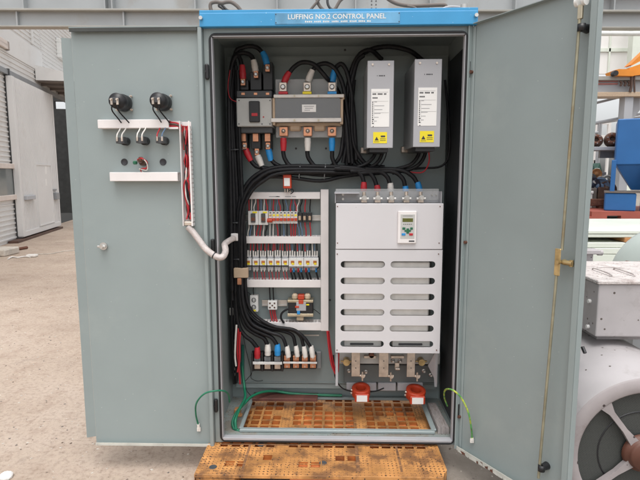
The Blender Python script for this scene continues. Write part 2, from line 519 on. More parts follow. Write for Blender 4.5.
def build_split(mb, name, mats, parent):
    k = len(mb.v)
    par = list(range(k))
    def find(a):
        while par[a] != a:
            par[a] = par[par[a]]
            a = par[a]
        return a
    for f in mb.f:
        for v in f[1:]:
            par[find(v)] = find(f[0])
    comps = {}
    for i in range(k):
        comps.setdefault(find(i), []).append(i)
    boxes = []
    for idx in comps.values():
        pts = [mb.v[i] for i in idx]
        boxes.append([[min(p[a] for p in pts)-0.0005 for a in range(3)], [max(p[a] for p in pts)+0.0005 for a in range(3)], set(idx)])
    done = False
    while not done:
        done = True
        for i in range(len(boxes)):
            for j in range(i+1, len(boxes)):
                A, B = boxes[i], boxes[j]
                if all(A[0][a] <= B[1][a] and B[0][a] <= A[1][a] for a in range(3)):
                    boxes[i] = [[min(A[0][a], B[0][a]) for a in range(3)], [max(A[1][a], B[1][a]) for a in range(3)], A[2] | B[2]]
                    del boxes[j]
                    done = False
                    break
            if not done:
                break
    out = []
    for _, _, ids in boxes:
        q = MB()
        order = sorted(ids)
        mp = {v: n for n, v in enumerate(order)}
        q.v = [mb.v[v] for v in order]
        for f, m_, sm_ in zip(mb.f, mb.mi, mb.sm):
            if f[0] in ids:
                q.f.append([mp[v] for v in f]); q.mi.append(m_); q.sm.append(sm_)
        out.append(q.build(name, mats, parent))
    return out

def tag(o, label=None, cat=None, group=None, kind=None):
    if label: o['label'] = label
    if cat: o['category'] = cat
    if group: o['group'] = group
    if kind: o['kind'] = kind
    return o

def thing(name, label, cat, loc, group=None):
    o = bpy.data.objects.new(name, None)
    o.empty_display_size = 0.05
    C.objects.link(o)
    o.location = loc
    ORG[o] = Vector(loc)
    return tag(o, label, cat, group)

def copy_tree(o, delta, label, parent=None):
    c = o.copy()
    C.objects.link(c)
    if parent is None:
        c.location = Vector(o.location)+Vector(delta)
        c['label'] = label
    else:
        c.parent = parent
    ORG[c] = ORG[o]+Vector(delta)
    for ch in list(o.children):
        copy_tree(ch, delta, None, c)
    return c

def text_mb(mb, s, size, X, ext=0.0005, bold=0.0, m=0, width=None):
    cu = bpy.data.curves.new('lettering_curve', 'FONT')
    cu.body = s
    cu.size = size
    cu.extrude = ext
    cu.offset = bold
    cu.align_x = 'LEFT'
    cu.align_y = 'CENTER'
    cu.resolution_u = 2
    ob = bpy.data.objects.new('lettering_curve', cu)
    C.objects.link(ob)
    bpy.context.view_layer.update()
    me = ob.evaluated_get(bpy.context.evaluated_depsgraph_get()).to_mesh()
    vs_ = [v.co.copy() for v in me.vertices]
    fs = [list(p.vertices) for p in me.polygons]
    bpy.data.objects.remove(ob)
    bpy.data.curves.remove(cu)
    if width and vs_:
        x0 = min(v.x for v in vs_)
        x1 = max(v.x for v in vs_)
        for v in vs_:
            v.x = (v.x-x0)*width/(x1-x0)
    mb.add([X @ v for v in vs_], fs, m)

def face_XZ(loc):               # text in the XZ plane facing the camera side (-Y)
    return Matrix.Translation(loc) @ Matrix.Rotation(R(90), 4, 'X')

def rect(x0, y0, x1, y1, Y):    # photo rectangle -> axis-aligned extents on the real plane y=Y
    a, b, c, d = P(x0, y0, Y), P(x1, y0, Y), P(x1, y1, Y), P(x0, y1, Y)
    return (a.x+d.x)/2, (b.x+c.x)/2, (c.z+d.z)/2, (a.z+b.z)/2    # X0 X1 Z0 Z1
def pbox(mb, x0, y0, x1, y1, Yf, Yb, bev=0.002, m=0):
    X0, X1, Z0, Z1 = rect(x0, y0, x1, y1, Yf)
    mb.box((X0, Yf, Z0), (X1, Yb, Z1), bev, m)
    return X0, X1, Z0, Z1

ORD = ['leftmost', 'second', 'third', 'fourth', 'fifth', 'sixth', 'seventh', 'eighth', 'ninth', 'tenth', 'eleventh', 'twelfth',
       'thirteenth', 'fourteenth', 'fifteenth', 'sixteenth', 'seventeenth', 'eighteenth', 'nineteenth', 'twentieth', 'twenty-first',
       'twenty-second', 'twenty-third', 'twenty-fourth', 'twenty-fifth', 'twenty-sixth', 'twenty-seventh', 'twenty-eighth',
       'twenty-ninth', 'thirtieth', 'thirty-first', 'thirty-second', 'thirty-third']
def nth(i):
    return ORD[i] if i == 0 else ORD[i]+' from left'

GZ = -0.15
# ------------------------------------------------------------------ GROUND
g = MB()
g.add([(-300, -300, GZ), (300, -300, GZ), (300, 300, GZ), (-300, 300, GZ)], [[0, 1, 2, 3]])
g.build('ground', 'ground', kind='structure', origin=(0, 0, GZ))
g = MB()
for _ in range(5200):
    d = random.random()**1.6
    x = random.uniform(-3.2, 1.9)
    y = -1.0+d*6
    if random.random() < 0.25:
        x = random.uniform(-5, -0.5)
        y = random.uniform(1, 9)
    if -0.08 < x < 1.16 and -0.3 < y < 0.95:
        continue
    r = random.choice([0.003, 0.004, 0.005, 0.007])*random.uniform(0.7, 1.3)
    vs_ = [(x+random.uniform(-r, r)*0.4+dx*r, y+dy*r*random.uniform(0.7, 1.2), GZ+dz*r*0.7) for dx, dy, dz in ((1, 0, 0.2), (0, 1, 0.2), (-1, 0, 0.2), (0, -1, 0.2), (0.1, 0, 1), (0, 0, -0.3))]
    g.add(vs_, [[0, 1, 4], [1, 2, 4], [2, 3, 4], [3, 0, 4], [1, 0, 5], [2, 1, 5], [3, 2, 5], [0, 3, 5]], random.choice([0, 0, 1, 2]))
g.build('gravel', ['stone', 'pebble', 'soffit'], label='scattered small stones and grit on the sandy yard', cat='gravel', kind='stuff', origin=(0, 0, GZ))

# ------------------------------------------------------------------ STEEL GIRDER behind the cabinet
gx = Matrix.Translation((0.4, 3.0, 2.797)) @ Matrix.Rotation(R(2.3), 4, 'Z')
gir = thing('steel_girder', 'long pale grey steel girder running overhead behind the open cabinet', 'girder', gx.translation)
mb = MB(gx); mb.box((-14, -0.0, 0), (14, 0.10, 0.014), 0.002); mb.box((-14, -0.02, 0.152), (14, 0.17, 0.172), 0.003); build_split(mb, 'flange', 'girderfl', gir)
mb = MB(gx); mb.box((-14, 0.04, 0.014), (14, 0.06, 0.152)); mb.box((-14, 0.10, 0.172), (14, 0.12, 1.1)); build_split(mb, 'web', 'girder', gir)
def gl(px, py):
    p = gx.inverted() @ P(px, py, 3.0)
    return p.x
for px in (28, 107, 114, 195.5, 277, 356, 432, 520, 623):
    mb = MB(gx); x = gl(px, 4); mb.box((x-0.006, 0.02, 0.172), (x+0.006, 0.10, 1.1)); mb.build('stiffener', 'girder', gir)
for px in (23, 126, 603, 690, -60):
    mb = MB(gx); x = gl(px, 20); mb.box((x-0.007, 0.005, 0.014), (x+0.007, 0.04, 0.152)); mb.build('stiffener', 'girder', gir)
mb = MB(gx)
for ix in range(2):
    for iz in range(4):
        x = gl(373+4.5*ix, 4)
        z = 0.215+iz*0.036
        mb.cyl((x, 0.097, z), (x, 0.1005, z), 0.007, n=10)
mb.build('bolt_row', 'darkgrey', gir)
mb = MB(gx); mb.box((0.2, 0.0, -2.947), (0.34, 0.10, 0)); mb.box((0.05, -0.1, -2.947), (0.5, 0.2, -2.92)); mb.build('leg', 'girder', gir)
mb = MB(gx); x = gl(598, 4); mb.box((x, 0.02, 0.345), (x+3, 0.095, 0.41)); build_split(mb, 'rail', 'pink', gir)

# ------------------------------------------------------------------ LEFT WORKSHOP BUILDING
BO = Vector((-6.40, 7.99, GZ))
bu_ = Vector((-0.217, 0.976, 0)).normalized()
bn_ = Vector((bu_.y, -bu_.x, 0))          # towards +X
BX = Matrix((( bu_.x, bn_.x, 0, BO.x), (bu_.y, bn_.y, 0, BO.y), (0, 0, 1, BO.z), (0, 0, 0, 1)))  # local: u, out, z
def PB(px, py, out=0.0):
    q = BX.inverted() @ PP(px, py, BO+bn_*out, bn_)
    return q.x, q.z
shop = thing('workshop_building', 'pale grey ribbed metal workshop with a tall sliding door at far left', 'building', BO)
opL = PB(48, 160)[0]
opR = opL+3.4
opT = PB(48, 93)[1]
def siding(mb, u0, u1, z0, z1, pitch=0.105):
    n = max(1, int((z1-z0)/pitch))
    dz = (z1-z0)/n
    prof = []
    for i in range(n):
        z = z0+i*dz
        prof += [(0.0, z), (0.0, z+dz*0.60), (0.022, z+dz*0.68), (0.022, z+dz*0.92)]
    prof.append((0.0, z1))
    vs_ = [(u0, o, z) for o, z in prof]+[(u1, o, z) for o, z in prof]
    k = len(prof)
    mb.add(vs_, [[i, i+1, k+i+1, k+i] for i in range(k-1)])
mb = MB(BX)
zb = PB(0, 50)[1]
siding(mb, -5, opL, 0.0, zb)
siding(mb, -5, opL, zb+0.55, 10)
siding(mb, opL, opR, opT+0.05, 10)
siding(mb, opR, 16, 0, 10)
mb.box((-5, -0.01, zb), (opL, 0.035, zb+0.55), 0.01)
mb.box((-5, -0.30, 0), (opL-0.05, -0.02, 9.9)); mb.box((opR+0.05, -0.3, 0), (16, -0.02, 9.9)); mb.box((opL, -0.3, opT+0.1), (opR, -0.02, 9.9))
ut = PB(31, 40)[0]
mb.box((ut-0.05, 0, zb+0.6), (ut+0.05, 0.045, 10))
mb.build('wall', 'siding', shop)
mb = MB(BX)
mb.box((opL-2, -9, -0.004), (opR+3, -0.3, 0.004)); mb.box((opL-2, -9.2, 0), (opR+3, -9, 2.6)); so_ = BO+bu_*(opR+3)
def side_hit(px, py):
    q_ = BX.inverted() @ PP(px, py, so_, bu_)
    return q_.y, q_.z
oa, zc1 = side_hit(54, 101); ob_, zc0 = side_hit(66.5, 109)
oa = max(oa, -8.5); ob_ = min(ob_, -0.5)
mb.box((opR+3, -9, 0), (opR+3.2, -0.3, zc0)); mb.box((opR+3, -9, zc1), (opR+3.2, -0.3, 9)); mb.box((opR+3, -9, zc0), (opR+3.2, oa, zc1)); mb.box((opR+3, ob_, zc0), (opR+3.2, -0.3, zc1)); mb.box((opL-2.2, -9, 0), (opL-2, -0.3, 9))
mb.box((opL-2, -9.2, 5.6), (opR+3, -9, 9)); mb.box((opL-2, -9.2, 2.6), (opL+2.6, -9, 5.6)); mb.box((opR+2.6, -9.2, 2.6), (opR+3, -9, 5.6))
mb.build('interior', 'dark', shop)
# windows
def window(x0, y0, x1, y1, out, slats=0):
    u0, z1 = PB(x0, y0); u1, z0 = PB(x1, y1)
    ua = PB(x0, y1)[0]
    f = MB(BX)
    t = 0.11
    for a, b in (((u0, 0, z0), (u1, out, z0+t)), ((u0, 0, z1-t), (u1, out, z1)), ((u0, 0, z0+t), (u0+t, out, z1-t)), ((u1-t, 0, z0+t), (u1, out, z1-t))):
        f.box(a, b, 0.01)
    wo = f.build('window', 'winframe' if not slats else 'white', shop)
    q = MB(BX); q.box((u0+t, 0.01, z0+t), (u1-t, out*0.45, z1-t)); q.build('pane', 'glass', wo)
    for i in range(slats):
        zz = z0+t+(z1-z0-2*t)*(i+0.5)/slats
        q = MB(BX); q.box((u0+t, out*0.5, zz-0.10), (u1-t, out+0.02, zz+0.07), 0.01); q.build('slat', 'white', wo)
window(-34, 22, 4.8, 47, 0.10)
window(-40, 161, 16.5, 199, 0.09)
window(55.5, 38, 76, 71, 0.12, 5)
# canopy over the opening (wedge)
ca, cz0 = PB(34.5, 80)
cz1 = PB(34.5, 65.5)[1]
cm_ = MB(BX)
L_ = 4.6
poly = [(ca, 0.03, cz0), (ca, 0.03, cz1), (ca, 1.25, cz0+0.10), (ca, 1.25, cz0)]
cm_.prism(poly, (L_, 0, 0))
can = cm_.build('canopy', 'siding', shop)
cm_ = MB(BX); cm_.box((ca+0.03, 0.05, cz0-0.03), (ca+L_-0.03, 1.22, cz0-0.003))
for i in range(6):
    cm_.box((ca+0.3+0.7*i, 0.05, cz0-0.09), (ca+0.36+0.7*i, 1.2, cz0-0.03))
cm_.build('soffit', 'soffit', can)
# sliding door hung on the wall
DO = 0.14
du0 = PB(22.5, 232, DO)[0]
du1 = PB(60, 228.5, DO)[0]
dzT = PB(28, 84, DO)[1]
mb = MB(BX)
n = 38
prof = []
for i in range(n):
    u = du0+(du1-du0)*i/n
    d = (du1-du0)/n
    prof += [(u, DO), (u+d*0.55, DO), (u+d*0.65, DO+0.02), (u+d*0.9, DO+0.02)]
prof.append((du1, DO))
zlo = 0.10
mb.add([(u, o, zlo) for u, o in prof]+[(u, o, dzT) for u, o in prof], [[i, i+1, len(prof)+i+1, len(prof)+i] for i in range(len(prof)-1)])
mb.box((du0, 0.04, zlo), (du1, DO-0.01, dzT))
mb.box((du0-0.02, 0.05, zlo-0.02), (du1+0.02, DO+0.03, zlo+0.10), 0.005)
mb.box((du0-0.03, 0.05, zlo), (du0+0.10, DO+0.035, dzT), 0.005); mb.box((du1-0.06, 0.05, zlo), (du1+0.02, DO+0.035, dzT), 0.005)
sdoor = mb.build('sliding_door', 'slide', shop)
mb = MB(BX); mb.box((du0-0.6, 0.03, dzT+0.02), (opR+0.4, 0.10, dzT+0.13)); mb.build('door_rail', 'midgrey', shop)
wu0, wz1 = PB(34.5, 165, DO); wu1 = PB(49, 165, DO)[0]; wz0 = PB(36, 226, DO)[1]
mb = MB(BX)
for a, b in (((wu0-0.03, wz0), (wu0, wz1)), ((wu1, wz0), (wu1+0.03, wz1)), ((wu0-0.03, wz1), (wu1+0.03, wz1+0.03)), ((wu0-0.03, wz0-0.03), (wu1+0.03, wz0))):
    mb.box((a[0], DO+0.015, a[1]), (b[0], DO+0.04, b[1]))
mb.box((wu0, DO, wz0), (wu1, DO+0.024, wz1))
wk = mb.build('wicket_door', 'slide', sdoor)
mb = MB(BX)
hu, hz = PB(54, 195, DO)
mb.box((hu-0.12, DO, hz-0.12), (hu+0.16, DO+0.1, hz+0.06), 0.01); mb.box((hu-0.2, DO, hz+0.12), (hu+0.1, DO+0.05, hz+0.16)); mb.build('handle', 'midgrey', sdoor)
mb = MB(BX)
lu0, lz = PB(23, 198, DO); lu1 = PB(32, 198, DO)[0]
mb.box((lu0, DO+0.02, lz-0.05), (lu1, DO+0.09, lz+0.05), 0.01); mb.build('latch', 'farsteel', sdoor)
for a, b, c, d in ((43.5, 166, 46, 174), (44, 179, 46, 185.5)):
    u0, z1 = PB(a, b, DO); u1, z0 = PB(c, d, DO)
    mb = MB(BX); mb.box((u0, DO+0.02, z0), (u1, DO+0.028, z1)); mb.build('paper_notice', 'paper', sdoor)
mb = MB(BX)
pu = PB(16, 170, 0.1)[0]
mb.box((pu-0.02, 0.02, 0.0), (pu+0.035, 0.12, dzT+0.15)); mb.build('door_post', 'darkgrey', shop)
mb = MB(BX); mb.box((du0-0.5, 0.02, -0.0), (du1, 0.22, 0.05)); mb.build('floor_track', 'brownsteel', shop)
# machinery in the dark opening
mb = MB(BX); mb.box((opL+0.5, -3.2, 0.9), (opL+2.6, -1.2, 2.25), 0.25, seg=3); mb.box((opL+0.7, -3, 0), (opL+2.4, -1.4, 0.9), 0.05)
mb.build('machine_cabinet', 'navy', label='dark machine with rounded top inside the workshop opening', cat='machine')
# green weeds strip by opening
# left edge of yard: slab, red bar, white cord, rag, wire
mb = MB(); p = PZ(2, 256, GZ); mb.box((p.x-0.8, p.y-0.1, GZ), (p.x+0.12, p.y+0.35, GZ+0.13), 0.02)
mb.build('concrete_slab', 'stone', label='low grey concrete slab at far left edge of yard', cat='slab')
a, b = PZ(0, 252, GZ+0.03), PZ(27, 247.5, GZ+0.03)
MB().tube([a, b], 0.03, spline=False).build('steel_pipe', 'rust', label='thin rusty red pipe lying on the sandy yard', cat='pipe')
pts = [PZ(x, y, GZ+0.015) for x, y in ((8, 259), (12, 257), (18, 257.5), (24, 256.5), (30, 257))]
MB().tube(pts, 0.014).build('rope', 'whitesl', label='short white rope lying by the concrete slab', cat='rope')
p = PZ(32, 257, GZ)
mb = MB(); mb.box((p.x-0.09, p.y-0.06, GZ), (p.x+0.09, p.y+0.06, GZ+0.05), 0.02, seg=2); mb.build('rag', 'whitesl', label='small white rag on the sandy yard at rope end', cat='rag')
pts = [PZ(x, y, GZ+0.008) for x, y in ((34, 254), (44, 254), (52, 253.5), (62, 251.5), (76, 250), (110, 246))]
MB().tube(pts, 0.008).build('ground_wire', 'stone', label='thin pale wire trailing across the sandy yard', cat='wire')
p = PZ(6, 478, GZ)
mb = MB(); bm = bmesh.new(); bmesh.ops.create_icosphere(bm, subdivisions=2, radius=0.03)
for v in bm.verts:
    v.co *= 1+0.35*noise.noise(v.co*30)
    v.co.z *= 0.6
mb.add([v.co+Vector((p.x, p.y, GZ+0.012)) for v in bm.verts], [[v.index for v in f.verts] for f in bm.faces]); bm.free()
mb.build('stone', 'paper', label='white stone on the ground in the bottom left corner', cat='stone')

# ------------------------------------------------------------------ RIGHT BACKGROUND
# far white wall of the shed, upper right
sh = thing('shed_wall', 'bright white sheeted shed wall high above the crane beam', 'wall', P(640, 75, 30))
X0, X1, Z0, Z1 = rect(560, 12, 760, 73.5, 30)
mb = MB(); mb.box((X0, 30, Z0), (X1, 30.2, Z1+2)); mb.build('sheeting', 'farwhite', sh)
mb = MB()
for i in range(9):
    x = X0+(X1-X0)*i/8
    mb.box((x-0.05, 29.9, Z0), (x+0.05, 29.997, Z1+2))
mb.box((X0, 29.9, (Z0+Z1)/2-0.5), (X1, 29.98, (Z0+Z1)/2-0.3)); build_split(mb, 'wall_rib', 'panelw', sh)
q = P(634, 60, 29)
mb = MB(); mb.box((q.x-0.25, 28.8, GZ), (q.x+0.25, 29.3, Z1+2)); mb.box((q.x-9, 28.9, GZ), (q.x-8.6, 29.3, Z1+2)); build_split(mb, 'column', 'panelw', sh)
# white pipe under girder
a, b = P(560, 33.5, 6), P(720, 33.8, 6)
pp = thing('overhead_pipe', 'white overhead pipe running just below the grey girder', 'pipe', a)
MB().tube([a, b], 0.035, n=14, spline=False).build('pipe', 'white', pp)
mb = MB()
for px in (575, 690):
    c = P(px, 33.5, 6)
    mb.cyl(c, (c.x, c.y, c.z+3), 0.01, n=8)
build_split(mb, 'hanger', 'steel', pp)
# gantry crane beam + column
gb = thing('crane_beam', 'grey crane runway beam with faded red stripe, under the orange jib', 'beam', P(630, 97, 18))
X0, X1, Zt, Zt1 = rect(560, 76, 800, 80, 18)
mb = MB(); mb.box((X0, 17.9, Zt), (X1, 18.5, Zt1), 0.01); mb.build('top_flange', 'girderfl', gb)
_, _, Zb, Zb1 = rect(560, 92, 800, 96.5, 18)
mb = MB(); mb.box((X0, 17.9, Zb), (X1, 18.5, Zb1), 0.01); mb.build('bottom_flange', 'tan', gb)
mb = MB(); mb.box((X0, 18.1, Zb1), (X1, 18.2, Zt)); build_split(mb, 'web', 'farsteel', gb)
mb = MB()
for ya, yb in ((80.6, 82.0), (83.2, 84.8)):
    _, _, za, zc = rect(560, ya, 619, yb, 18.08)
    mb.box((X0, 18.07, za), (P(619, 82, 18).x, 18.098, zc))
build_split(mb, 'stripe', 'pink', gb)
q = P(628.5, 110, 18)
mb = MB(); mb.box((q.x-0.16, 18.0, GZ), (q.x+0.16, 18.4, Zb)); mb.box((q.x-5.4, 18.0, GZ), (q.x-5.1, 18.4, Zb)); mb.box((q.x+8, 18.0, GZ), (q.x+8.3, 18.4, Zb)); build_split(mb, 'column', 'farsteel', gb)
a, b = P(628, 118, 18.3), P(648, 92, 18.3)
mb = MB(); mb.prism([P(629, 124, 18.3), P(640, 110, 18.3), P(640, 98, 18.3), P(629, 98, 18.3)], (0, 0.1, 0)); mb.build('gusset', 'farsteel', gb)
mb = MB()
for pa, pb in (((560, 112), (620, 97)), ((560, 130), (645, 113))):
    mb.tube([P(*pa, 18.6), P(*pb, 18.6)], 0.05, spline=False)
build_split(mb, 'brace', 'farsteel', gb)
mb = MB(); mb.tube([P(631, 70, 17.9), P(631.5, 84, 17.9), P(630, 92, 17.9)], 0.05); mb.tube([P(634, 68, 17.9), P(634.5, 92, 17.9)], 0.035)
for px in (620, 624, 628):
    mb.tube([P(px, 81, 17.95), P(px+1.5, 83, 17.95), P(px+0.5, 86, 17.95)], 0.04)
mb.build('festoon', 'brownsteel', gb)
# orange jib
ja = P(615, 73, 17.6)
jib = thing('orange_jib', 'bright orange crane jib resting on the runway beam at right edge', 'crane jib', ja)
mb = MB()
mb.prism([P(615, 70, 17.7), P(619, 69, 17.7), P(630, 69, 17.7), P(634, 72, 17.7), P(634, 76, 17.7), P(617, 75.6, 17.7)], (0, 0.7, 0))
mb.prism([P(629, 68, 17.8), P(646, 62, 17.8), P(646, 74, 17.8), P(634, 75.6, 17.8)], (0, 0.5, 0))
mb.prism([P(630, 65, 17.9), P(650, 46, 17.9), P(650, 56, 17.9), P(633, 65, 17.9)], (0, 0.4, 0))
mb.build('boom', 'orange', jib)
mb = MB(); c = P(616, 73, 17.65); mb.cyl(c, c+Vector((0, 0.2, 0)), 0.10, n=16); mb.build('pivot_pin', 'black', jib)
# handrail with sky behind
mb = MB()
for pa, pb in (((592, 124), (640, 116.5)), ((592, 133), (598, 132.5))):
    mb.tube([P(*pa, 20), P(*pb, 20)], 0.06, spline=False)
for px in (599, 601):
    mb.tube([P(px, 123, 20), PZ(px, 180, GZ) if False else (P(px, 123, 20).x, 20, GZ)], 0.05, spline=False)
mb.build('handrail', 'farsteel', label='thin grey handrail against the white sky beside blue machine', cat='railing')
for px0, px1, py0, py1, lb__ in ((596, 611, 121.5, 138, 'white window frame standing out against the sky above the rack'), (588, 597, 133, 160, 'second white window frame nearer the cabinet door')):
    X0, X1, Z0, Z1 = rect(px0, py0, px1, py1, 21)
    mb = MB()
    for a_, b_ in (((X0, Z0), (X0+0.12, Z1)), ((X1-0.12, Z0), (X1, Z1)), ((X0+0.12, Z1-0.12), (X1-0.12, Z1)), ((X0+0.12, Z0), (X1-0.12, Z0+0.12))):
        mb.box((a_[0], 21, a_[1]), (b_[0], 21.12, b_[1]))
    mb.box((X0, 21.001, GZ), (X0+0.1, 21.1, Z0)); mb.box((X1-0.1, 21.001, GZ), (X1, 21.1, Z0))
    mb.build('window_lattice', 'farwhite', label=lb__, cat='frame')
# storage rack with two valves
rk = thing('storage_rack', 'grey shelf rack behind the right cabinet door carrying two brown fittings', 'rack', (P(602, 150, 15).x, 15, GZ))
X0, X1, Z0, Z1 = rect(575, 147, 660, 150.5, 15)
mb = MB(); mb.box((X0, 14.8, Z0), (X1, 15.6, Z1), 0.01); mb.build('shelf', 'farsteel', rk)
mb = MB()
for x in (X0+0.1, X1-0.1):
    for y in (14.9, 15.5):
        mb.box((x-0.05, y-0.05, GZ), (x+0.05, y+0.05, Z0))
build_split(mb, 'post', 'farsteel', rk)
a0, a1, b0, b1 = rect(600, 150.8, 625, 158, 15.2)
mb = MB(); mb.box((a0, 15.2, b0), (a1, 15.3, b1-0.005)); mb.build('sign_panel', 'midgrey', rk)
for cx, cy, r, lab in ((596, 140.6, 6.6, 'brown flanged round fitting on rack nearest the cabinet door'), (612, 139.5, 7.5, 'brown round fitting on rack partly behind blue machine')):
    c = P(cx, cy, 15.2)
    rr = P(cx+r, cy, 15.2).x-c.x
    c.z = Z1+rr
    ft = thing('pipe_fitting', lab, 'fitting', (c.x, c.y, Z1), 'brown fittings on the rack')
    ax_ = Vector((-0.45, -1, 0.1)).normalized()
    MB().lathe(c, ax_, [(0, -0.35), (rr*0.7, -0.35), (rr*0.7, -0.28), (rr*0.55, -0.24), (rr*0.98, -0.12), (rr, 0.0), (rr*0.9, 0.12), (rr*0.6, 0.2), (0, 0.2)], n=24).build('body', 'brownsteel', ft)
    MB().lathe(c, ax_, [(rr*0.34, 0.16), (rr*0.34, 0.3), (rr*0.74, 0.3), (rr*0.74, 0.22), (rr*0.5, 0.17)], n=24).build('flange', 'rust', ft)
    for k in range(6):
        a_ = k*math.pi/3
        u_ = ax_.orthogonal().normalized()
        p_ = c+ax_*0.3+(u_*math.cos(a_)+ax_.cross(u_)*math.sin(a_))*rr*0.6
        MB().cyl(p_, p_+ax_*0.03, 0.02, n=6).build('bolt', 'midgrey', ft)
# scrap heap: individual pieces
mb = MB()
mb.prism([P(588, 178, 16), P(592, 163, 16), P(596, 171, 16), P(600, 163, 16), P(604, 178, 16), P(604, 186, 16), P(588, 186, 16)], (0, 1.2, 0))
mb.build('tarpaulin_heap', 'green_cloth', label='peaked grey-green tarpaulin heap behind the scrap pile', cat='tarpaulin')
k = 0
for cx, cy, r, mt_, nm in ((592, 178, 4, 'midgrey', 'pale ring'), (597, 174, 4, 'timber', 'brown disc'), (601, 181, 3, 'paper', 'white disc'), (607, 181, 3, 'steel', 'steel disc'), (591, 186, 6, 'navy', 'navy wheel'), (600, 187, 5, 'steelblue', 'blue-grey wheel'), (607, 190, 4, 'brownsteel', 'dark brown wheel')):
    c = P(cx, cy, 15.3-0.05*k)
    rr = P(cx+r, cy, 15.3).x-c.x
    q = MB()
    q.lathe(c, (0.4, 1, 0.2), [(0, 0), (rr*0.4, 0), (rr*0.45, 0.08), (rr*0.8, 0.06), (rr, 0), (rr, 0.2), (0, 0.2)], n=18)
    q.build('flat_disc', mt_, label=nm+' in the scrap pile left of the blue machine', cat='scrap', group='scrap pile pieces')
    k += 1
for px0, py0, px1, py1, Yy, mt__, lb__ in (
    (588, 169, 592.5, 178, 15.8, 'midgrey', 'grey upright steel box in the scrap pile by the cabinet door'),
    (593, 180, 599, 184, 15.1, 'whitesl', 'pale flat box lying across the scrap pile'),
    (602, 172, 606.5, 179, 15.6, 'farsteel', 'pale steel cabinet standing in the scrap pile'),
    (604, 184, 609, 188, 15.05, 'rust', 'small rusty box right of the scrap wheels'),
    (588, 191, 594, 194, 14.9, 'paper', 'pale crate on the front edge of scrap pile'),
    (596, 168, 600, 173, 15.9, 'palegreen', 'pale green machine part peeking over the scrap pile')):
    X0, X1, Z0, Z1 = rect(px0, py0, px1, py1, Yy)
    mb = MB(); mb.box((X0, Yy, Z0), (X1, Yy+0.25, Z1), 0.02)
    mb.box((X0+0.03, Yy+0.03, GZ), (X1-0.03, Yy+0.22, Z0))
    mb.build('scrap_box', mt__, label=lb__, cat='scrap', group='scrap pile pieces')
X0, X1, Z0, Z1 = rect(580, 188, 597, 200, 15)
mb = MB(); mb.box((X0, 15, GZ), (X1, 16, Z1), 0.02); mb.build('scrap_bin', 'soffit', label='dull brown scrap bin beneath the scrap wheels', cat='bin')
X0, X1, Z0, Z1 = rect(598.5, 187, 608, 200, 15)
mb = MB(); mb.box((X0, 15, GZ), (X1, 16, Z1), 0.02); mb.build('scrap_bin', 'brownsteel', label='very dark scrap bin next to the blue machine leg', cat='bin')
X0, X1, Z0, Z1 = rect(570, 199, 606, 206, 14.6)
mb = MB(); mb.box((X0, 14.6, Z0), (X1, 14.8, Z1), 0.02); mb.box((X0, 14.6, GZ), (X0+0.2, 14.8, Z0)); mb.box((X1-0.2, 14.6, GZ), (X1, 14.8, Z0)); mb.build('steel_beam', 'rust', label='rusty brown steel beam lying behind the red skid', cat='beam')
# red skid + blue machine
X0, X1, Z0, Z1 = rect(570, 211.5, 760, 223, 13.2)
sk = thing('steel_skid', 'red primer steel skid frame beneath the blue machine', 'skid', (X0, 13.2, GZ))
mb = MB()
hx0, hx1 = P(607, 218, 13.2).x, P(621, 218, 13.2).x
hx2, hx3 = P(580, 212, 13.2).x, P(592, 212, 13.2).x
Zs = Z1
mb.box((hx3, 13.2, GZ), (hx0, 13.4, Zs)); mb.box((hx1, 13.2, GZ), (X1, 13.4, Zs)); mb.box((hx0, 13.2, GZ+0.22), (hx1, 13.4, Zs)); mb.box((X0, 13.2, GZ), (hx3, 13.4, Zs-0.15))
mb.build('beam', 'skid', sk)
mb = MB(); mb.box((X0, 13.4, Zs-0.06), (X1, 16.0, Zs-0.002)); mb.build('deck', 'skid', sk)
bm_ = thing('blue_hopper_machine', 'tall bright blue hopper machine on the red skid at right edge', 'machine', (P(610, 212, 13.7).x, 13.7, Zs))
X0, X1, Z0, Z1 = rect(614.5, 119, 690, 165, 13.8)
mb = MB(); mb.box((X0, 13.8, Z0), (X1, 15.4, Z1), 0.03); mb.build('hopper', 'machblue', bm_)
a, b, c, d = P(616, 165, 13.85), P(640, 165, 13.85), P(640, 190, 13.85), P(626, 190, 13.85)
xc = (X0+X1)/2
hz = P(630, 190, 13.85).z
mb = MB()
top = [(X0+0.05, 13.85, Z0), (X1-0.05, 13.85, Z0), (X1-0.05, 15.35, Z0), (X0+0.05, 15.35, Z0)]
bx0 = P(627, 190, 13.85).x
bot = [(bx0, 14.2, hz), (X1-(bx0-X0), 14.2, hz), (X1-(bx0-X0), 15, hz), (bx0, 15, hz)]
mb.add(top+bot, [[0, 1, 5, 4], [1, 2, 6, 5], [2, 3, 7, 6], [3, 0, 4, 7], [4, 5, 6, 7]])
mb.build('hopper_cone', 'machblue', bm_)
for px0, px1, py in ((609.5, 613.6, 160), (636.5, 641, 165), (684, 689, 165)):
    x0, x1, z0, z1 = rect(px0, py, px1, 212, 13.75)
    q = MB(); q.box((x0, 13.72, Zs), (x1, 13.95, z1), 0.01); q.build('leg', 'machblue', bm_)
X0, X1, Z0, Z1 = rect(608.5, 193, 636, 212, 13.5)
mb = MB(); mb.box((X0, 13.5, Zs), (X1, 14.6, Z1), 0.03); mb.build('base_cabinet', 'machblue', bm_)
mb = MB(); mb.box((X0-0.02, 13.48, Z1+0.003), (X1+0.15, 14.6, Z1+0.05)); mb.build('base_rim', 'soffit', bm_)
bm_.rotation_euler.z = R(-27)
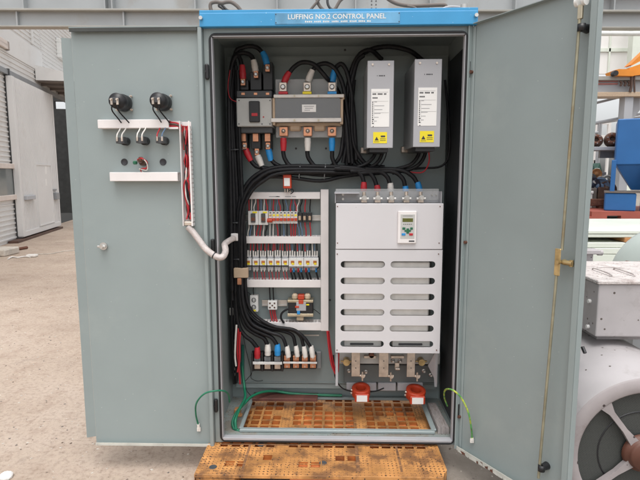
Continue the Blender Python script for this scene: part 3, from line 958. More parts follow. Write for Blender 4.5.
# stacked pale panels
pan = [(216.5, 3.6), (221, 3.4), (226, 3.3), (231.5, 3.2), (242.5, 3.2), (249, 3.2), (256, 3.2), (263, 3.2), (270, 3.2)]
zt = P(600, 230.5, 3.2).z
zz = zt
labs = ['top pale panel, brightest sheet of the stack', 'second pale panel from the top, just above the timber gap', 'third pale panel, first below the timber gap', 'fourth pale panel, second below the timber gap', 'fifth pale panel, third below the timber gap', 'sixth pale panel, fourth below the timber gap', 'seventh pale panel, lowest seen over the grey box']
th = (0.04, 0.04, 0.06, 0.07, 0.085, 0.085, 0.085, 0.085, 0.085, 0.085, 0.085, 0.085, 0.085)
xl = P(560, 240, 3.2).x
i = 0
while zz > GZ+0.05 and i < 13:
    z0 = max(zz-th[i], GZ)
    mb = MB(); mb.box((xl-0.6+random.uniform(-0.04, 0.04), 3.2+random.uniform(0, 0.03), z0), (xl+3.2, 4.75, zz-0.004), 0.006)
    if i < 7:
        mb.build('insulated_panel', 'panelw', label=labs[i]+' of insulated sheets' if i == 0 else labs[i], cat='panel', group='stacked pale panels')
    else:
        mb.build('insulated_panel', 'panelw', label='pale panel low in the stack behind the grey terminal box', cat='panel', group='low pale panels')
    zz = z0
    if i == 1:
        x0, x1 = P(626, 238, 3.2).x, P(633, 238, 3.2).x
        for xx in (x0, x0-1.6):
            q = MB(); q.box((xx, 3.22, zz-0.05), (xx+(x1-x0), 4.7, zz-0.002), 0.004)
            q.build('timber_bearer', 'timber', label='brown timber bearer end showing between the two panel packs' if xx == x0 else 'timber bearer in panel stack hidden by the cabinet door', cat='timber')
        zz -= 0.052
    i += 1
# pale green round casing
c = P(673, 287, 0.95)
rr = 0.385
cax = Vector((c.x-CAM.x, c.y-CAM.y, 0)).normalized()
cs = thing('round_casing', 'smooth pale green round casing behind the grey terminal box', 'casing', (c.x, 1.2, GZ))
MB().lathe(c, cax, [(0, 0.0), (rr*0.5, 0.0), (rr*0.86, 0.04), (rr*0.97, 0.10), (rr, 0.16), (rr, 0.36), (rr*0.9, 0.40), (0, 0.42)], n=64).build('shell', 'palegreen', cs)
mb = MB(); mb.box((c.x-0.2, 1.0, GZ), (c.x+0.25, 1.3, c.z-rr*0.7)); mb.build('base', 'midgrey', cs)
mb = MB(); q = P(626, 262.5, 0.98); mb.cyl(q, q+Vector((0.03, -0.07, 0.0)), 0.013, n=10); mb.build('bolt', 'rust', cs)

# large motor
mc = P(644, 455, -0.41)
mo = thing('electric_motor', 'large pinkish grey electric motor with dark mesh fan cover at right', 'motor', (mc.x, 0.1, GZ))
MB().lathe(mc, (0, 1, 0), [(0.262, 0.02), (0.262, 0.0), (0.268, -0.004), (0.315, -0.002), (0.321, 0.006)], n=72).build('fan_cover_rim', 'motorring', mo)
MB().lathe(mc, (0, 1, 0), [(0.321, 0.006), (0.326, 0.02), (0.348, 0.09), (0.358, 0.16), (0.36, 0.19), (0.36, 1.0), (0.0, 1.0)], n=72).build('body', 'motor', mo)
MB().lathe(mc, (0, 1, 0), [(0.0, 0.03), (0.262, 0.03)], n=48).build('mesh_grille', 'wiremesh', mo)
mb = MB()
mb.lathe(mc, (0, 1, 0), [(0.165, 0.0295), (0.168, 0.025), (0.172, 0.0295)], n=48)
mb.build('grille_ring', 'black', mo)
a0 = math.atan2(455-407, 606-644)
for k in range(4):
    an = a0+k*math.pi/2
    d = Vector((math.cos(an), 0, math.sin(an)))
    s_ = Vector((-d.z, 0, d.x))
    q = MB()
    A, B = mc+d*0.05, mc+d*0.268
    q.prism([A+s_*0.020, mc+d*0.13+s_*0.010, mc+d*0.22+s_*0.011, B+s_*0.026, B-s_*0.026, mc+d*0.22-s_*0.011, mc+d*0.13-s_*0.010, A-s_*0.020], (0, 0.02, 0))
    q.build('spoke', 'motorring', mo)
MB().lathe(mc, (0, 1, 0), [(0, -0.02), (0.055, -0.02), (0.062, -0.012), (0.066, 0.0), (0.074, 0.002), (0.078, 0.02)], n=36).build('hub', 'hub', mo)
mb = MB(); mb.box((mc.x-0.34, -0.2, GZ), (mc.x-0.2, 0.4, mc.z-0.2), 0.01); mb.box((mc.x+0.2, -0.2, GZ), (mc.x+0.34, 0.4, mc.z-0.2), 0.01); build_split(mb, 'foot', 'motor', mo)
X0, _, Z0, Z1 = rect(597, 284.5, 640, 337, -0.15)
tb = MB(); tb.box((X0, -0.15, Z0), (X0+0.62, 0.34, Z1), 0.006, seg=2); tbo = tb.build('terminal_box', 'motor', mo)
tb = MB(); tb.box((X0-0.008, -0.16, Z1+0.001), (X0+0.63, 0.35, Z1+0.018), 0.004); tb.build('lid', 'boxlid', tbo)
tb = MB()
for px, py in ((600, 272), (622, 272)):
    q = PZ(px, py, Z1+0.02)
    tb.tube([q+Vector((0, -0.10, -0.002)), q+Vector((0, -0.085, 0.008)), q+Vector((0, 0.05, 0.008)), q+Vector((0, 0.07, -0.002))], 0.004)
q = PZ(611, 269, Z1+0.02)
tb.tube([q+Vector((-0.05, 0.03, 0)), q+Vector((0.0, 0.04, 0.004)), q+Vector((0.08, 0.03, 0))], 0.003)
build_split(tb, 'lid_strap', 'boxlid', tbo)
for py in (0.62, 0.12):
    q = MB(); zz = Z0+(Z1-Z0)*py; q.cyl((X0-0.012, -0.09, zz), (X0+0.002, -0.09, zz), 0.009, n=10); build_split(q, 'screw', 'paper', tbo)
tb = MB(); tb.box((X0+0.06, -0.05, mc.z+0.36), (X0+0.5, 0.28, Z0)); tb.build('neck', 'motor', mo)
q = P(590, 254, 0.42)
mb = MB(); mb.box((q.x-0.05, 0.42, Z1-0.05), (q.x+0.02, 0.46, q.z+0.02), 0.004); mb.box((q.x-0.05, 0.40, q.z+0.0), (q.x+0.05, 0.48, q.z+0.025), 0.004); mb.cyl((q.x+0.05, 0.44, q.z+0.005), (q.x+0.075, 0.44, q.z+0.005), 0.016, n=10); mb.build('lifting_lug', 'motor', mo)
a, b = P(582.5, 347, -0.26), P(585, 353, -0.28)
MB().tube([a, b], 0.008, spline=False).build('grease_pipe', 'black', mo)

# ------------------------------------------------------------------ PALLET
pl = thing('plastic_pallet', 'dirty orange plastic pallet under the control cabinet', 'pallet', (0.53, 0.3, GZ))
PX0, PX1, PY0, PY1 = -0.03, 1.10, -0.262, 0.86
PT = -0.004
def in_pal(x, y):      # chamfered front corners
    return not (x > PX1-0.03 and y < PY0+0.10)
rows = 20
cols = 20
cw = (PX1-PX0)/cols
ch = (PY1-PY0)/rows
kindmap = {}
rng = random.Random(3)
for i in range(cols):
    for j in range(rows):
        if j < 5:
            solid = not ((j == 4 and i not in (0, 6, 13, 19)) or (j == 1 and i in (2, 3, 8, 9)) or (j == 2 and i in (5, 11, 12) ))
        else:
            solid = i in (0, 6, 13, 19) or rng.random() < 0.10
        kindmap[i, j] = solid
mbS, mbP = MB(), MB()
for i in range(cols):
    for j in range(rows):
        x0, y0 = PX0+i*cw, PY0+j*ch
        x1, y1 = x0+cw, y0+ch
        if kindmap[i, j]:
            if i == cols-1 and j == 0:
                mbS.add([(x0, y0, PT), (x1-0.03, y0, PT), (x1, y1, PT), (x0, y1, PT)], [[0, 1, 2, 3]])
            else:
                mbS.add([(x0, y0, PT), (x1, y0, PT), (x1, y1, PT), (x0, y1, PT)], [[0, 1, 2, 3]])
        else:
            t = 0.007
            a, b, c, d = x0+t, y0+t, x1-t, y1-t
            z2 = PT-0.03
            mbS.add([(x0, y0, PT), (x1, y0, PT), (x1, y1, PT), (x0, y1, PT), (a, b, PT), (c, b, PT), (c, d, PT), (a, d, PT)],
                    [[0, 1, 5, 4], [1, 2, 6, 5], [2, 3, 7, 6], [3, 0, 4, 7]])
            mbP.add([(a, b, PT), (c, b, PT), (c, d, PT), (a, d, PT), (a, b, z2), (c, b, z2), (c, d, z2), (a, d, z2)],
                    [[0, 1, 5, 4], [1, 2, 6, 5], [2, 3, 7, 6], [3, 0, 4, 7], [4, 5, 6, 7]])
mbS.box((PX0, PY0-0.004, PT-0.016), (PX1-0.03, PY0-0.0005, PT+0.001), 0.0015)
mbS.add([(PX1-0.03, PY0, PT), (PX1, PY0+ch, PT), (PX1, PY0+ch, -0.15), (PX1-0.03, PY0, -0.15)], [[0, 1, 2, 3]])
mbS.box((PX1-0.003, PY0+ch, -0.15), (PX1, PY1, PT-0.001)); mbS.box((PX0, PY0, -0.15), (PX0+0.003, PY1, PT-0.001)); mbS.box((PX0+0.003, PY1-0.003, -0.15), (PX1-0.003, PY1, PT-0.001))
deck = mbS.build('deck', 'pallet', pl)
mbP.build('deck_pocket', 'palletin', deck)
for px, py in ((213, 467), (261, 444.5), (323, 463)):
    q = PZ(px, py, PT)
    h = MB(); h.lathe((q.x, q.y, PT+0.0005), (0, 0, 1), [(0.0, 0.0003), (0.013, 0.0003), (0.015, 0.001), (0.017, 0.001), (0.018, 0)], n=20)
    h.build('anti_slip_plug', 'darkgrey', pl)
# ribs along the front strip
mb = MB()
for k in range(9):
    x = PX0+0.10+k*0.115
    mb.box((x, PY0+0.02, PT-0.0002), (x+0.006, PY0+0.25, PT+0.002), 0.0008)
for y in (PY0+0.012, PY0+0.085, PY0+0.16):
    mb.box((PX0+0.01, y, PT-0.0002), (PX1-0.045, y+0.005, PT+0.0015), 0.0006)
build_split(mb, 'deck_rib', 'pallet', pl)
mb = MB()
for px, wd in ((357, 0.016), (398, 0.011), (247, 0.012)):
    q = PZ(px, 455, PT)
    mb.box((q.x-wd/2, PY0+0.035, PT+0.0002), (q.x+wd/2, -0.012, PT+0.0012), 0.0004)
mb.box((0.03, -0.016, PT+0.0014), (1.05, -0.008, PT+0.0026), 0.0004)
build_split(mb, 'dirt_groove', 'palletdirt', pl)
for x0, x1, mt_ in ((PX0+0.004, 0.150, 'pallet'), (0.395, 0.70, 'palletred'), (0.935, PX1-0.033, 'palletred')):
    for y0 in (PY0, 0.22, 0.70):
        q = MB(); q.box((x0, y0+0.001, GZ), (x1, y0+0.15, PT-0.0165), 0.004)
        q.build('block', mt_, pl)

# ------------------------------------------------------------------ CABINET
W_, H_, D_ = 1.2, 1.966, 0.46
YP = 0.41
cab = thing('control_cabinet', 'open grey-green control cabinet with blue header on the orange pallet', 'cabinet', (0.6, 0.23, 0.0))
ml, mt_, mr, mbm = 0.042, 0.037, 0.031, 0.019
zin0, zin1 = mbm, H_-mt_
xin0, xin1 = ml, W_-mr
mb = MB()
mb.box((0.0, 0.003, 0.0), (0.003, D_, 2.028)); mb.box((W_-0.003, 0.003, 0.0), (W_, D_, 2.028)); mb.box((0.003, D_-0.003, 0.03), (W_-0.003, D_, 2.028))
mb.box((0.0, 0.003, 2.028), (W_, D_, 2.031)); mb.box((0.003, 0.01, 1.992), (W_-0.003, D_-0.003, 1.996))
shell = mb.build('shell', 'paint', cab)
mb = MB()
t = 0.022
mb.box((0.004, 0.0, 0.0), (xin0, t, H_+0.05), 0.003, seg=2); mb.box((xin1, 0.0, 0.0), (W_-0.004, t, H_+0.05), 0.003, seg=2)
mb.box((xin0-0.002, 0.0005, zin1), (xin1+0.002, t-0.001, H_+0.05), 0.003, seg=2); mb.box((xin0-0.002, 0.0005, 0.001), (xin1+0.002, t-0.001, zin0), 0.003, seg=2)
frm = mb.build('front_frame', 'paint', cab)
# inner lip of the opening and rubber gasket
mb = MB()
lip = 0.004
mb.box((xin0, -0.012, zin0), (xin0+lip, 0.02, zin1), 0.001); mb.box((xin1-lip, -0.012, zin0), (xin1, 0.02, zin1), 0.001)
mb.box((xin0+lip, -0.012, zin1-lip), (xin1-lip, 0.02, zin1), 0.001); mb.box((xin0+lip, -0.012, zin0), (xin1-lip, 0.02, zin0+0.012), 0.001)
mb.build('opening_lip', 'boxgrey', frm)
r_ = 0.024
x0, x1, z0, z1 = xin0-0.005, xin1+0.005, zin0-0.006, zin1+0.006
loop = []
for cx, cz, a0_ in ((x1-r_, z1-r_, 0), (x0+r_, z1-r_, 90), (x0+r_, z0+r_, 180), (x1-r_, z0+r_, 270)):
    for k in range(7):
        an = R(a0_+k*15)
        loop.append((cx+r_*math.cos(an), -0.006, cz+r_*math.sin(an)))
MB().tube(loop, 0.0072, n=10, closed=True, spline=False).build('gasket', 'rubber', frm)
mb = MB(); mb.box((W_-0.008, 0.05, 0.06), (W_-0.0035, 0.40, 1.90), 0.001); mb.build('side_shade_panel', 'wallshade', shell)  # thin dark panel added to imitate shade on the right inner wall
# floor with cable opening
oz = 0.03
fx0, fx1, fy0, fy1 = 0.122, 1.09, 0.055, 0.43
mb = MB(); mb.box((0.003, t, oz-0.003), (fx0, D_-0.003, oz)); mb.box((fx1, t, oz-0.003), (W_-0.003, D_-0.003, oz)); mb.box((fx0, t, oz-0.003), (fx1, fy0, oz)); mb.box((fx0, fy1, oz-0.003), (fx1, D_-0.003, oz))
flo = mb.build('floor_panel', 'paint_dusty', cab)
mb = MB()
mb.box((fx0-0.006, fy0-0.012, oz+0.001), (fx1+0.006, fy0+0.014, oz+0.016), 0.003); mb.box((fx0-0.012, fy0+0.014, oz+0.001), (fx0+0.008, fy1-0.01, oz+0.014), 0.003)
mb.box((fx1-0.008, fy0+0.014, oz+0.001), (fx1+0.018, fy1-0.01, oz+0.014), 0.003); mb.box((fx0-0.012, fy1-0.01, oz+0.001), (fx1+0.018, fy1+0.012, oz+0.016), 0.003)
mb.build('opening_frame', 'paint', flo)
# mounting plate
plx0, plx1, plz0, plz1 = 0.024, 1.185, P(300, 383.5, YP).z, 1.93
mb = MB(); mb.box((plx0, YP, plz0), (plx1, YP+0.003, plz1), 0.001); mb.box((plx0, YP, plz0+0.0035), (plx1, YP-0.003, plz0+0.010)); mpl = mb.build('mounting_plate', 'plate', cab)
mb = MB(); mb.box((0.03, YP+0.006, plz0-0.03), (1.17, YP+0.03, plz0-0.004)); mb.box((0.03, YP+0.0055, 1.9), (1.17, YP+0.04, 1.935)); build_split(mb, 'plate_bracket', 'paint', mpl)
h = MB()
for px, py in ((296, 148.5), (326, 148.5), (270, 365), (345, 50), (352, 300), (330, 300)):
    q = P(px, py, YP)
    h.cyl((q.x, YP-0.0015, q.z), (q.x, YP+0.0005, q.z), 0.006, n=10)
h.build('mounting_hole', 'ink', mpl)
# small grey gland blocks along bottom of the plate
for a, b in ((346.5, 376.5), (378, 396), (397.5, 423)):
    q = MB(); pbox(q, a, 383, b, 391, 0.33, 0.405, 0.003); q.build('gland_block', 'boxgrey', cab)
# brown bar behind floor opening
mb = MB(); mb.box((0.13, 0.36, oz+0.017), (0.50, 0.44, oz+0.035), 0.003)
mb.build('painted_bar', 'brownbar', label='dull brown flat bar lying behind the floor opening', cat='bar')
# weathered board on cabinet floor
a, b, c, d = PZ(434, 408, 0.065), PZ(447, 404, 0.065), PZ(449, 431, 0.065), PZ(437, 432, 0.065)
mb = MB()
x0, x1 = 1.095, 1.166
mb.prism([(x0+0.016, 0.05, 0.031), (x1, 0.05, 0.031), (x1-0.012, 0.33, 0.031), (x0+0.016, 0.33, 0.031)], (0, 0, 0.032))
mb.build('wooden_board', 'wood', label='weathered grey board on the cabinet floor at right', cat='board')
# canopy header
hz0, hz1 = 1.962, 2.020
mb = MB(); mb.box((-0.003, -0.032, hz0), (1.213, -0.0015, hz1), 0.003, seg=2); mb.box((-0.003, -0.030, hz1-0.003), (1.213, 0.02, hz1+0.0125), 0.002)
hd = mb.build('header', 'blue', cab)
for x in (0.006, 1.203):
    q = MB(); q.cyl((x, -0.046, (hz0+hz1)/2+0.006), (x, -0.031, (hz0+hz1)/2+0.006), 0.008, n=12); q.build('end_screw', 'steel', hd)
npx0, npx1 = P(275, 20, -0.034).x, P(400, 20, -0.034).x
mb = MB(); mb.box((npx0, -0.0345, hz0+0.007), (npx1, -0.0322, hz1-0.004), 0.0008); plq = mb.build('nameplate', 'plaque', hd)
mb = MB()
tx0, tx1 = P(288, 18, -0.035).x, P(386, 16, -0.035).x
text_mb(mb, 'LUFFING NO.2 CONTROL PANEL', 0.029, face_XZ((tx0, -0.0348, hz0+0.036)), 0.0004, 0.0004, 0, tx1-tx0)
sx0, sx1 = P(305, 22, -0.035).x, P(370, 21.5, -0.035).x
rr = random.Random(5)
x = sx0
gi = 0
while x < sx1:                   # second engraved line: too small to read in the photograph
    wd = rr.uniform(0.004, 0.0065)
    if gi % 5 != 4:
        mb.box((x, -0.0352, hz0+0.013), (x+wd, -0.0344, hz0+0.013+rr.choice((0.006, 0.007))))
    x += wd+0.0025
    gi += 1
mb.build('lettering', 'white', plq)
mb = MB()
for x in (npx0+0.004, npx1-0.004):
    for z in (hz0+0.013, hz1-0.010):
        mb.cyl((x, -0.0355, z), (x, -0.034, z), 0.0025, n=8)
build_split(mb, 'rivet', 'ink', plq)
# hinge pads on the frame
for px, py, hh in ((207.3, 72, 6.5), (213, 246, 6), (216.3, 405, 6.5)):
    q = P(px, py, -0.002)
    h = MB(); h.box((q.x-0.009, -0.016, q.z-0.034), (q.x+0.009, 0.0005, q.z+0.034), 0.006, seg=2)
    h.cyl((q.x-0.004, -0.018, q.z), (q.x-0.004, -0.015, q.z), 0.004, n=8); h.build('hinge', 'black', frm)
for px, py in ((468.6, 70), (462.2, 247), (457.8, 410)):
    q = P(px, py, -0.002)
    h = MB(); h.box((q.x-0.006, -0.014, q.z-0.036), (q.x+0.005, 0.0005, q.z+0.036), 0.002); h.build('hinge', 'black', frm)

# ---- left door, swung fully open (180 degrees)
dz0, dz1 = -0.012, 1.968
lx0, lx1 = -0.592, -0.004
mb = MB()
mb.box((lx0, -0.002, dz0), (lx1, 0.0, dz1))
mb.box((lx0, -0.022, dz1-0.0), (lx1, 0.0005, dz1+0.002))
ldo = mb.build('door', 'paint', cab, label='left cabinet door swung wide open, carrying meters and switches')
mb = MB(); mb.box((lx0, -0.024, dz1-0.003), (lx1, -0.0025, dz1-0.0005)); mb.build('top_flange', 'paint', ldo)
mb = MB(); mb.box((lx0+0.002, -0.0245, dz1-0.020), (lx1-0.014, -0.021, dz1-0.0035), 0.001); mb.build('lip_strip', 'lipgrey', ldo)  # dark grey strip along the front of the door's top lip
mb = MB(); mb.box((lx0+0.004, -0.020, dz0), (lx1-0.002, -0.0025, dz0+0.003)); mb.box((lx0+0.004, -0.020, dz0+0.0035), (lx1-0.002, -0.018, dz0+0.014)); mb.build('bottom_flange', 'dirty_white', ldo)
mb = MB(); mb.prism([(lx0-0.001, -0.001, 0.026), (lx0-0.039, -0.016, 0.026), (lx0-0.042, -0.012, 0.026), (lx0-0.003, 0.003, 0.026)], (0, 0, 1.90)); mb.build('edge_flange', 'paint', ldo)
mb = MB(); mb.box((lx1-0.010, -0.030, dz0+0.002), (0.0035, -0.0012, dz1-0.006), 0.002); mb.box((lx1-0.018, -0.008, dz0+0.004), (lx1-0.0125, -0.0022, dz1-0.006), 0.001); mb.build('hinge_flange', 'paint', ldo)
q = P(104, 246, -0.004)
mb = MB(); mb.cyl((q.x, -0.012, q.z), (q.x, -0.002, q.z), 0.018, n=20); mb.cyl((q.x-0.002, -0.032, q.z), (q.x-0.002, -0.012, q.z), 0.009, n=14); mb.box((q.x-0.022, -0.030, q.z-0.005), (q.x+0.018, -0.025, q.z+0.005), 0.002); mb.build('lock', 'steel', ldo)
mb = MB()
for px, py in ((124.3, 162), (163, 162)):
    q = P(px, py, -0.003)
    mb.lathe((q.x, -0.0045, q.z), (0, 1, 0), [(0.0, 0.0012), (0.012, 0.0012), (0.0125, 0.0), (0.0150, -0.001), (0.016, 0.0022)], n=24)
build_split(mb, 'plugged_hole', 'ink', ldo)

# ---- right door, opened about 122 degrees
AL = R(122.39)
e = Vector((-math.cos(AL), -math.sin(AL), 0))
nin = Vector((-math.sin(AL)*-1, math.cos(AL), 0))
nin = Vector((e.y, -e.x, 0))     # pointing to the inner (visible) side
if nin.x > 0:
    nin = -nin
H0 = Vector((1.2, 0.0, 0.0))
RX = Matrix(((e.x, nin.x, 0, H0.x), (e.y, nin.y, 0, H0.y), (0, 0, 1, 0), (0, 0, 0, 1)))   # local: s along door, out to inner side, z
def PD(px, py, out=0.0):
    q = RX.inverted() @ PP(px, py, H0+nin*out, nin)
    return q.x, q.z
mb = MB(RX); mb.box((0.006, -0.002, dz0), (0.584, 0.0, dz1))
rdo = mb.build('door', 'paint', cab, label='right cabinet door opened towards the camera, with lock rods')
mb = MB(RX); mb.box((0.006, 0.0, dz1-0.004), (0.584, 0.024, dz1-0.001)); mb.build('top_flange', 'paint', rdo)
mb = MB(RX); mb.box((0.010, 0.0005, dz0), (0.560, 0.022, dz0+0.004)); mb.box((0.010, 0.02, dz0+0.0045), (0.56, 0.022, dz0+0.02)); mb.build('bottom_flange', 'dirty_white', rdo)
mb = MB(RX); mb.box((0.580, -0.001, dz0+0.03), (0.584, 0.026, dz1-0.04), 0.001); mb.box((0.556, 0.023, dz0+0.03), (0.5795, 0.026, dz1-0.04), 0.001)
mb.box((0.5455, 0.0005, dz0+0.03), (0.5555, 0.008, dz1-0.04), 0.003); mb.build('edge_flange', 'paint', rdo)
mb = MB(RX); mb.box((0.0, 0.0, dz0+0.002), (0.006, 0.028, dz1-0.006), 0.002); mb.box((0.006, 0.0005, dz0+0.01), (0.022, 0.006, dz1-0.01), 0.002); mb.build('hinge_flange', 'paint', rdo)
RO = 0.035
def rodpt(px, py):
    s, z = PD(px, py, RO)
    return s, z
s0, z0 = rodpt(580, 14); s1, z1 = rodpt(562, 250)
mb = MB(RX); mb.cyl((s0, RO, z0), (s1, RO, z1), 0.0055, n=10); mb.build('lock_rod', 'rodgrey', rdo)
s2, z2 = rodpt(557, 270); s3, z3 = rodpt(538.5, 478)
mb = MB(RX); mb.cyl((s2, RO, z2), (s3, RO, z3), 0.0055, n=10); mb.build('lock_rod', 'rodgrey', rdo)
sl, zl = rodpt(558.5, 262)
mb = MB(RX); mb.box((sl-0.012, RO+0.004, zl-0.052), (sl+0.012, RO+0.009, zl+0.052), 0.003); mb.cyl((sl+0.004, 0, zl), (sl+0.004, RO+0.016, zl), 0.008, n=12)
mb.cyl((sl+0.012, RO-0.01, zl), (sl+0.05, RO-0.01, zl), 0.010, n=10); mb.cyl((sl+0.044, RO-0.012, zl-0.012), (sl+0.044, RO-0.012, zl+0.012), 0.008, n=10); mb.build('latch_cam', 'gold', rdo)
for px, py in ((581.5, 27.5), (541.5, 468)):
    sg, zg = rodpt(px, py)
    mb = MB(RX); mb.cyl((sg, 0.0, zg), (sg, RO-0.004, zg), 0.016, 0.013, n=16); mb.lathe(RX.inverted() @ (RX @ Vector((sg, RO, zg))), (0, 0, 1), [(0.006, -0.012), (0.014, -0.012), (0.014, 0.012), (0.006, 0.012)], n=16); mb.build('rod_guide', 'black', rdo)
sr, zr = rodpt(581, 9)
mb = MB(RX); mb.box((sr-0.010, RO-0.006, zr-0.034), (sr+0.008, RO+0.006, zr+0.014), 0.002); mb.build('rod_end', 'zinc', rdo)
for dx in (-0.014, 0.012):
    q = MB(RX); q.cyl((sr+dx-0.005, RO, zr+0.026), (sr+dx+0.006, RO, zr+0.026), 0.017, n=20); q.build('roller', 'white', rdo)
for zc in (1.765, 1.005, 0.155):
    q = MB(RX); q.cyl((0.012, 0.0, zc), (0.012, 0.018, zc), 0.007, n=10); q.build('hinge_pin', 'rust', rdo)
# torn tape and rust flakes along the bottom of the right door
mb = MB(RX)
rr = random.Random(2)
for k in range(30):
    s = 0.02+0.018*k*rr.uniform(0.9, 1.0)
    L_ = rr.uniform(0.014, 0.034)
    h0, h1 = rr.uniform(0.004, 0.020), rr.uniform(0.004, 0.020)
    mb.add([(s, 0.0232, dz0-rr.uniform(0, 0.004)), (s+L_, 0.0234+rr.uniform(0, 0.002), dz0-rr.uniform(0, 0.004)), (s+L_*rr.uniform(0.8, 1), 0.0232, dz0+h1), (s+L_*0.5, 0.0233, dz0+(h0+h1)*0.42), (s+L_*rr.uniform(0, 0.2), 0.0232, dz0+h0)], [[0, 1, 2, 3, 4]], 0 if (rr.random() < (0.45 if k < 12 else 0.08)) else 1)
build_split(mb, 'torn_tape', ['rust', 'dirty_white'], rdo)

# ------------------------------------------------------------------ POWER CABLES
def xyY(pts, Y):
    out = []
    for p in pts:
        out.append(P(p[0], p[1], p[2] if len(p) > 2 else Y))
    return out
def lug_mb(c, w=0.012, h=0.018, nut=0.0065):
    q = MB()
    q.box((c.x-w, c.y-0.004, c.z-h), (c.x+w, c.y+0.003, c.z+h), 0.002, 0)
    q.cyl((c.x, c.y-0.012, c.z), (c.x, c.y-0.004, c.z), nut, n=8, m=1, smooth=False)
    q.lathe((c.x, c.y-0.0045, c.z), (0, -1, 0), [(nut*1.5, 0), (nut*1.5, 0.002), (0.0, 0.0021)], n=12, m=1)
    return q
def power_cable(label, col, pts, lug=None, boot=None, r=0.0112, Y=0.33, group='black power cables', lk=1.0):
    jr = random.Random(label)
    pts = [pts[0]]+[tuple([p[0]+jr.uniform(-0.55, 0.55), p[1]+jr.uniform(-0.45, 0.45)]+list(p[2:])) for p in pts[1:]]
    w_ = xyY(pts, Y)
    root = thing('power_cable', label, 'cable', w_[0], group)
    q = MB(); q.tube(w_, r, n=10, sub=5); q.build('sheath', 'cable', root)
    if boot:
        b_ = xyY(boot, Y)
        q = MB(); q.tube(b_, lambda t_: r*(1.20+0.34*math.sin(min(1, t_*1.35)*math.pi/2)*(1 if t_ < 0.72 else 0.72)+0.05*math.sin(t_*23)), n=12, sub=5)
        q.build('boot', col, root)
    if lug:
        lug_mb(P(lug[0], lug[1], lug[2] if len(lug) > 2 else Y), 0.012*lk, 0.018*(1+(lk-1)*0.4), 0.0065*(1+(lk-1)*0.6)).build('lug', ['copper', 'steel'] if lk == 1.0 else ['tin', 'steel'], root)
    return root
Yb = 0.335
# upper-left breaker, line side
power_cable('black cable with red boot on top of the left breaker, lowest of three', 'red', [(242, 67), (240, 58), (235, 57), (230.5, 72), (229, 110), (231, 200), (232.5, 290)], (243, 82, 0.30), [(242.2, 65), (242.6, 72), (243, 79)], Y=0.30)
power_cable('black cable with white boot on top of the left breaker', 'whitesl', [(254, 61), (250, 54.5), (241, 53), (233, 62), (231, 110), (234, 200), (235.5, 292)], (256, 74.5, 0.30), [(253.5, 60), (254.5, 65), (255.6, 71.5)], Y=0.31)
power_cable('black cable with blue boot on top of the left breaker, highest arc', 'bluesl', [(263, 53), (255, 46.5), (243, 47), (234, 57), (232.5, 110), (237, 200), (238.5, 294)], (267.5, 68, 0.30), [(262.5, 52), (265, 57), (267, 64.5)], Y=0.315)
# left breaker, load side
power_cable('black cable with red boot leaving the bottom of left breaker', 'red', [(250, 158), (254, 164), (262, 168), (300, 171), (350, 169), (380, 167)], (244.7, 146, 0.32), [(251, 161), (248, 155), (245.5, 149)], Y=0.33)
power_cable('black cable with white boot leaving the bottom of left breaker', 'whitesl', [(260, 163), (264, 168), (272, 171), (300, 173.5), (345, 172), (380, 170)], (257, 152, 0.32), [(262, 166), (259.5, 160), (257.5, 155.5)], Y=0.325)
power_cable('black cable with blue boot leaving the bottom of left breaker', 'bluesl', [(270, 158), (275, 164), (286, 168), (312, 174), (350, 175), (385, 172)], (268, 146, 0.32), [(271, 161), (269.7, 155), (268.3, 149)], Y=0.335)
# isolator, load side
for x, nm, col, tail in ((283.5, 'red', 'red', [(286, 160), (292, 167), (312, 170), (350, 168.5), (385, 167)]), (307.7, 'white', 'whitesl', [(310, 160), (318, 167.5), (335, 171), (380, 170)]), (332, 'blue', 'bluesl', [(332.5, 159), (337, 167), (347, 171), (400, 170)])):
    power_cable('black cable with %s boot below the clear-covered switch' % nm, col, [(x, 146), (x, 153)]+tail, None, [(x, 151), (x, 144), (x, 138)], Y=0.31)
# isolator, line side
power_cable('black cable with red boot arching over the clear-covered switch', 'red', [(288, 75), (294, 67), (303, 62.5), (314, 65), (326, 77), (338, 92, 0.38), (346, 120), (349, 163)], (283, 87, 0.28), [(289.5, 72), (286.5, 77), (284, 83)], Y=0.30, lk=1.6)
power_cable('black cable with white boot above the middle of the clear-covered switch', 'whitesl', [(312, 71), (318, 65), (328, 63.5), (337, 72), (345, 95), (352, 163)], (307.2, 87, 0.28), [(312.5, 70), (310, 76), (308, 82)], Y=0.31, lk=1.6)
power_cable('black cable with blue boot above the clear-covered switch', 'bluesl', [(334, 71), (337, 65.5), (342, 64), (348, 75), (353, 105), (356, 160)], (332, 87, 0.28), [(334.5, 70), (333.3, 76), (332.4, 82)], Y=0.32, lk=1.6)
# supply boxes
for i, (pts, lab) in enumerate((
    ([(377, 147), (373, 158), (362, 166), (340, 171)], 'left black cable leaving the bottom of the left grey box'),
    ([(384.5, 147), (379, 161), (368, 168), (350, 173)], 'right black cable leaving the bottom of the left grey box'),
    ([(420.5, 147), (417, 158), (408, 166), (385, 171)], 'left black cable leaving the bottom of the right grey box'),
    ([(426.5, 147), (422, 161), (412, 169), (392, 173)], 'right black cable leaving the bottom of the right grey box'))):
    power_cable(lab, 'red', [(pts[0][0], pts[0][1]-2, 0.25)]+[p for p in pts], Y=0.29, r=0.0095)
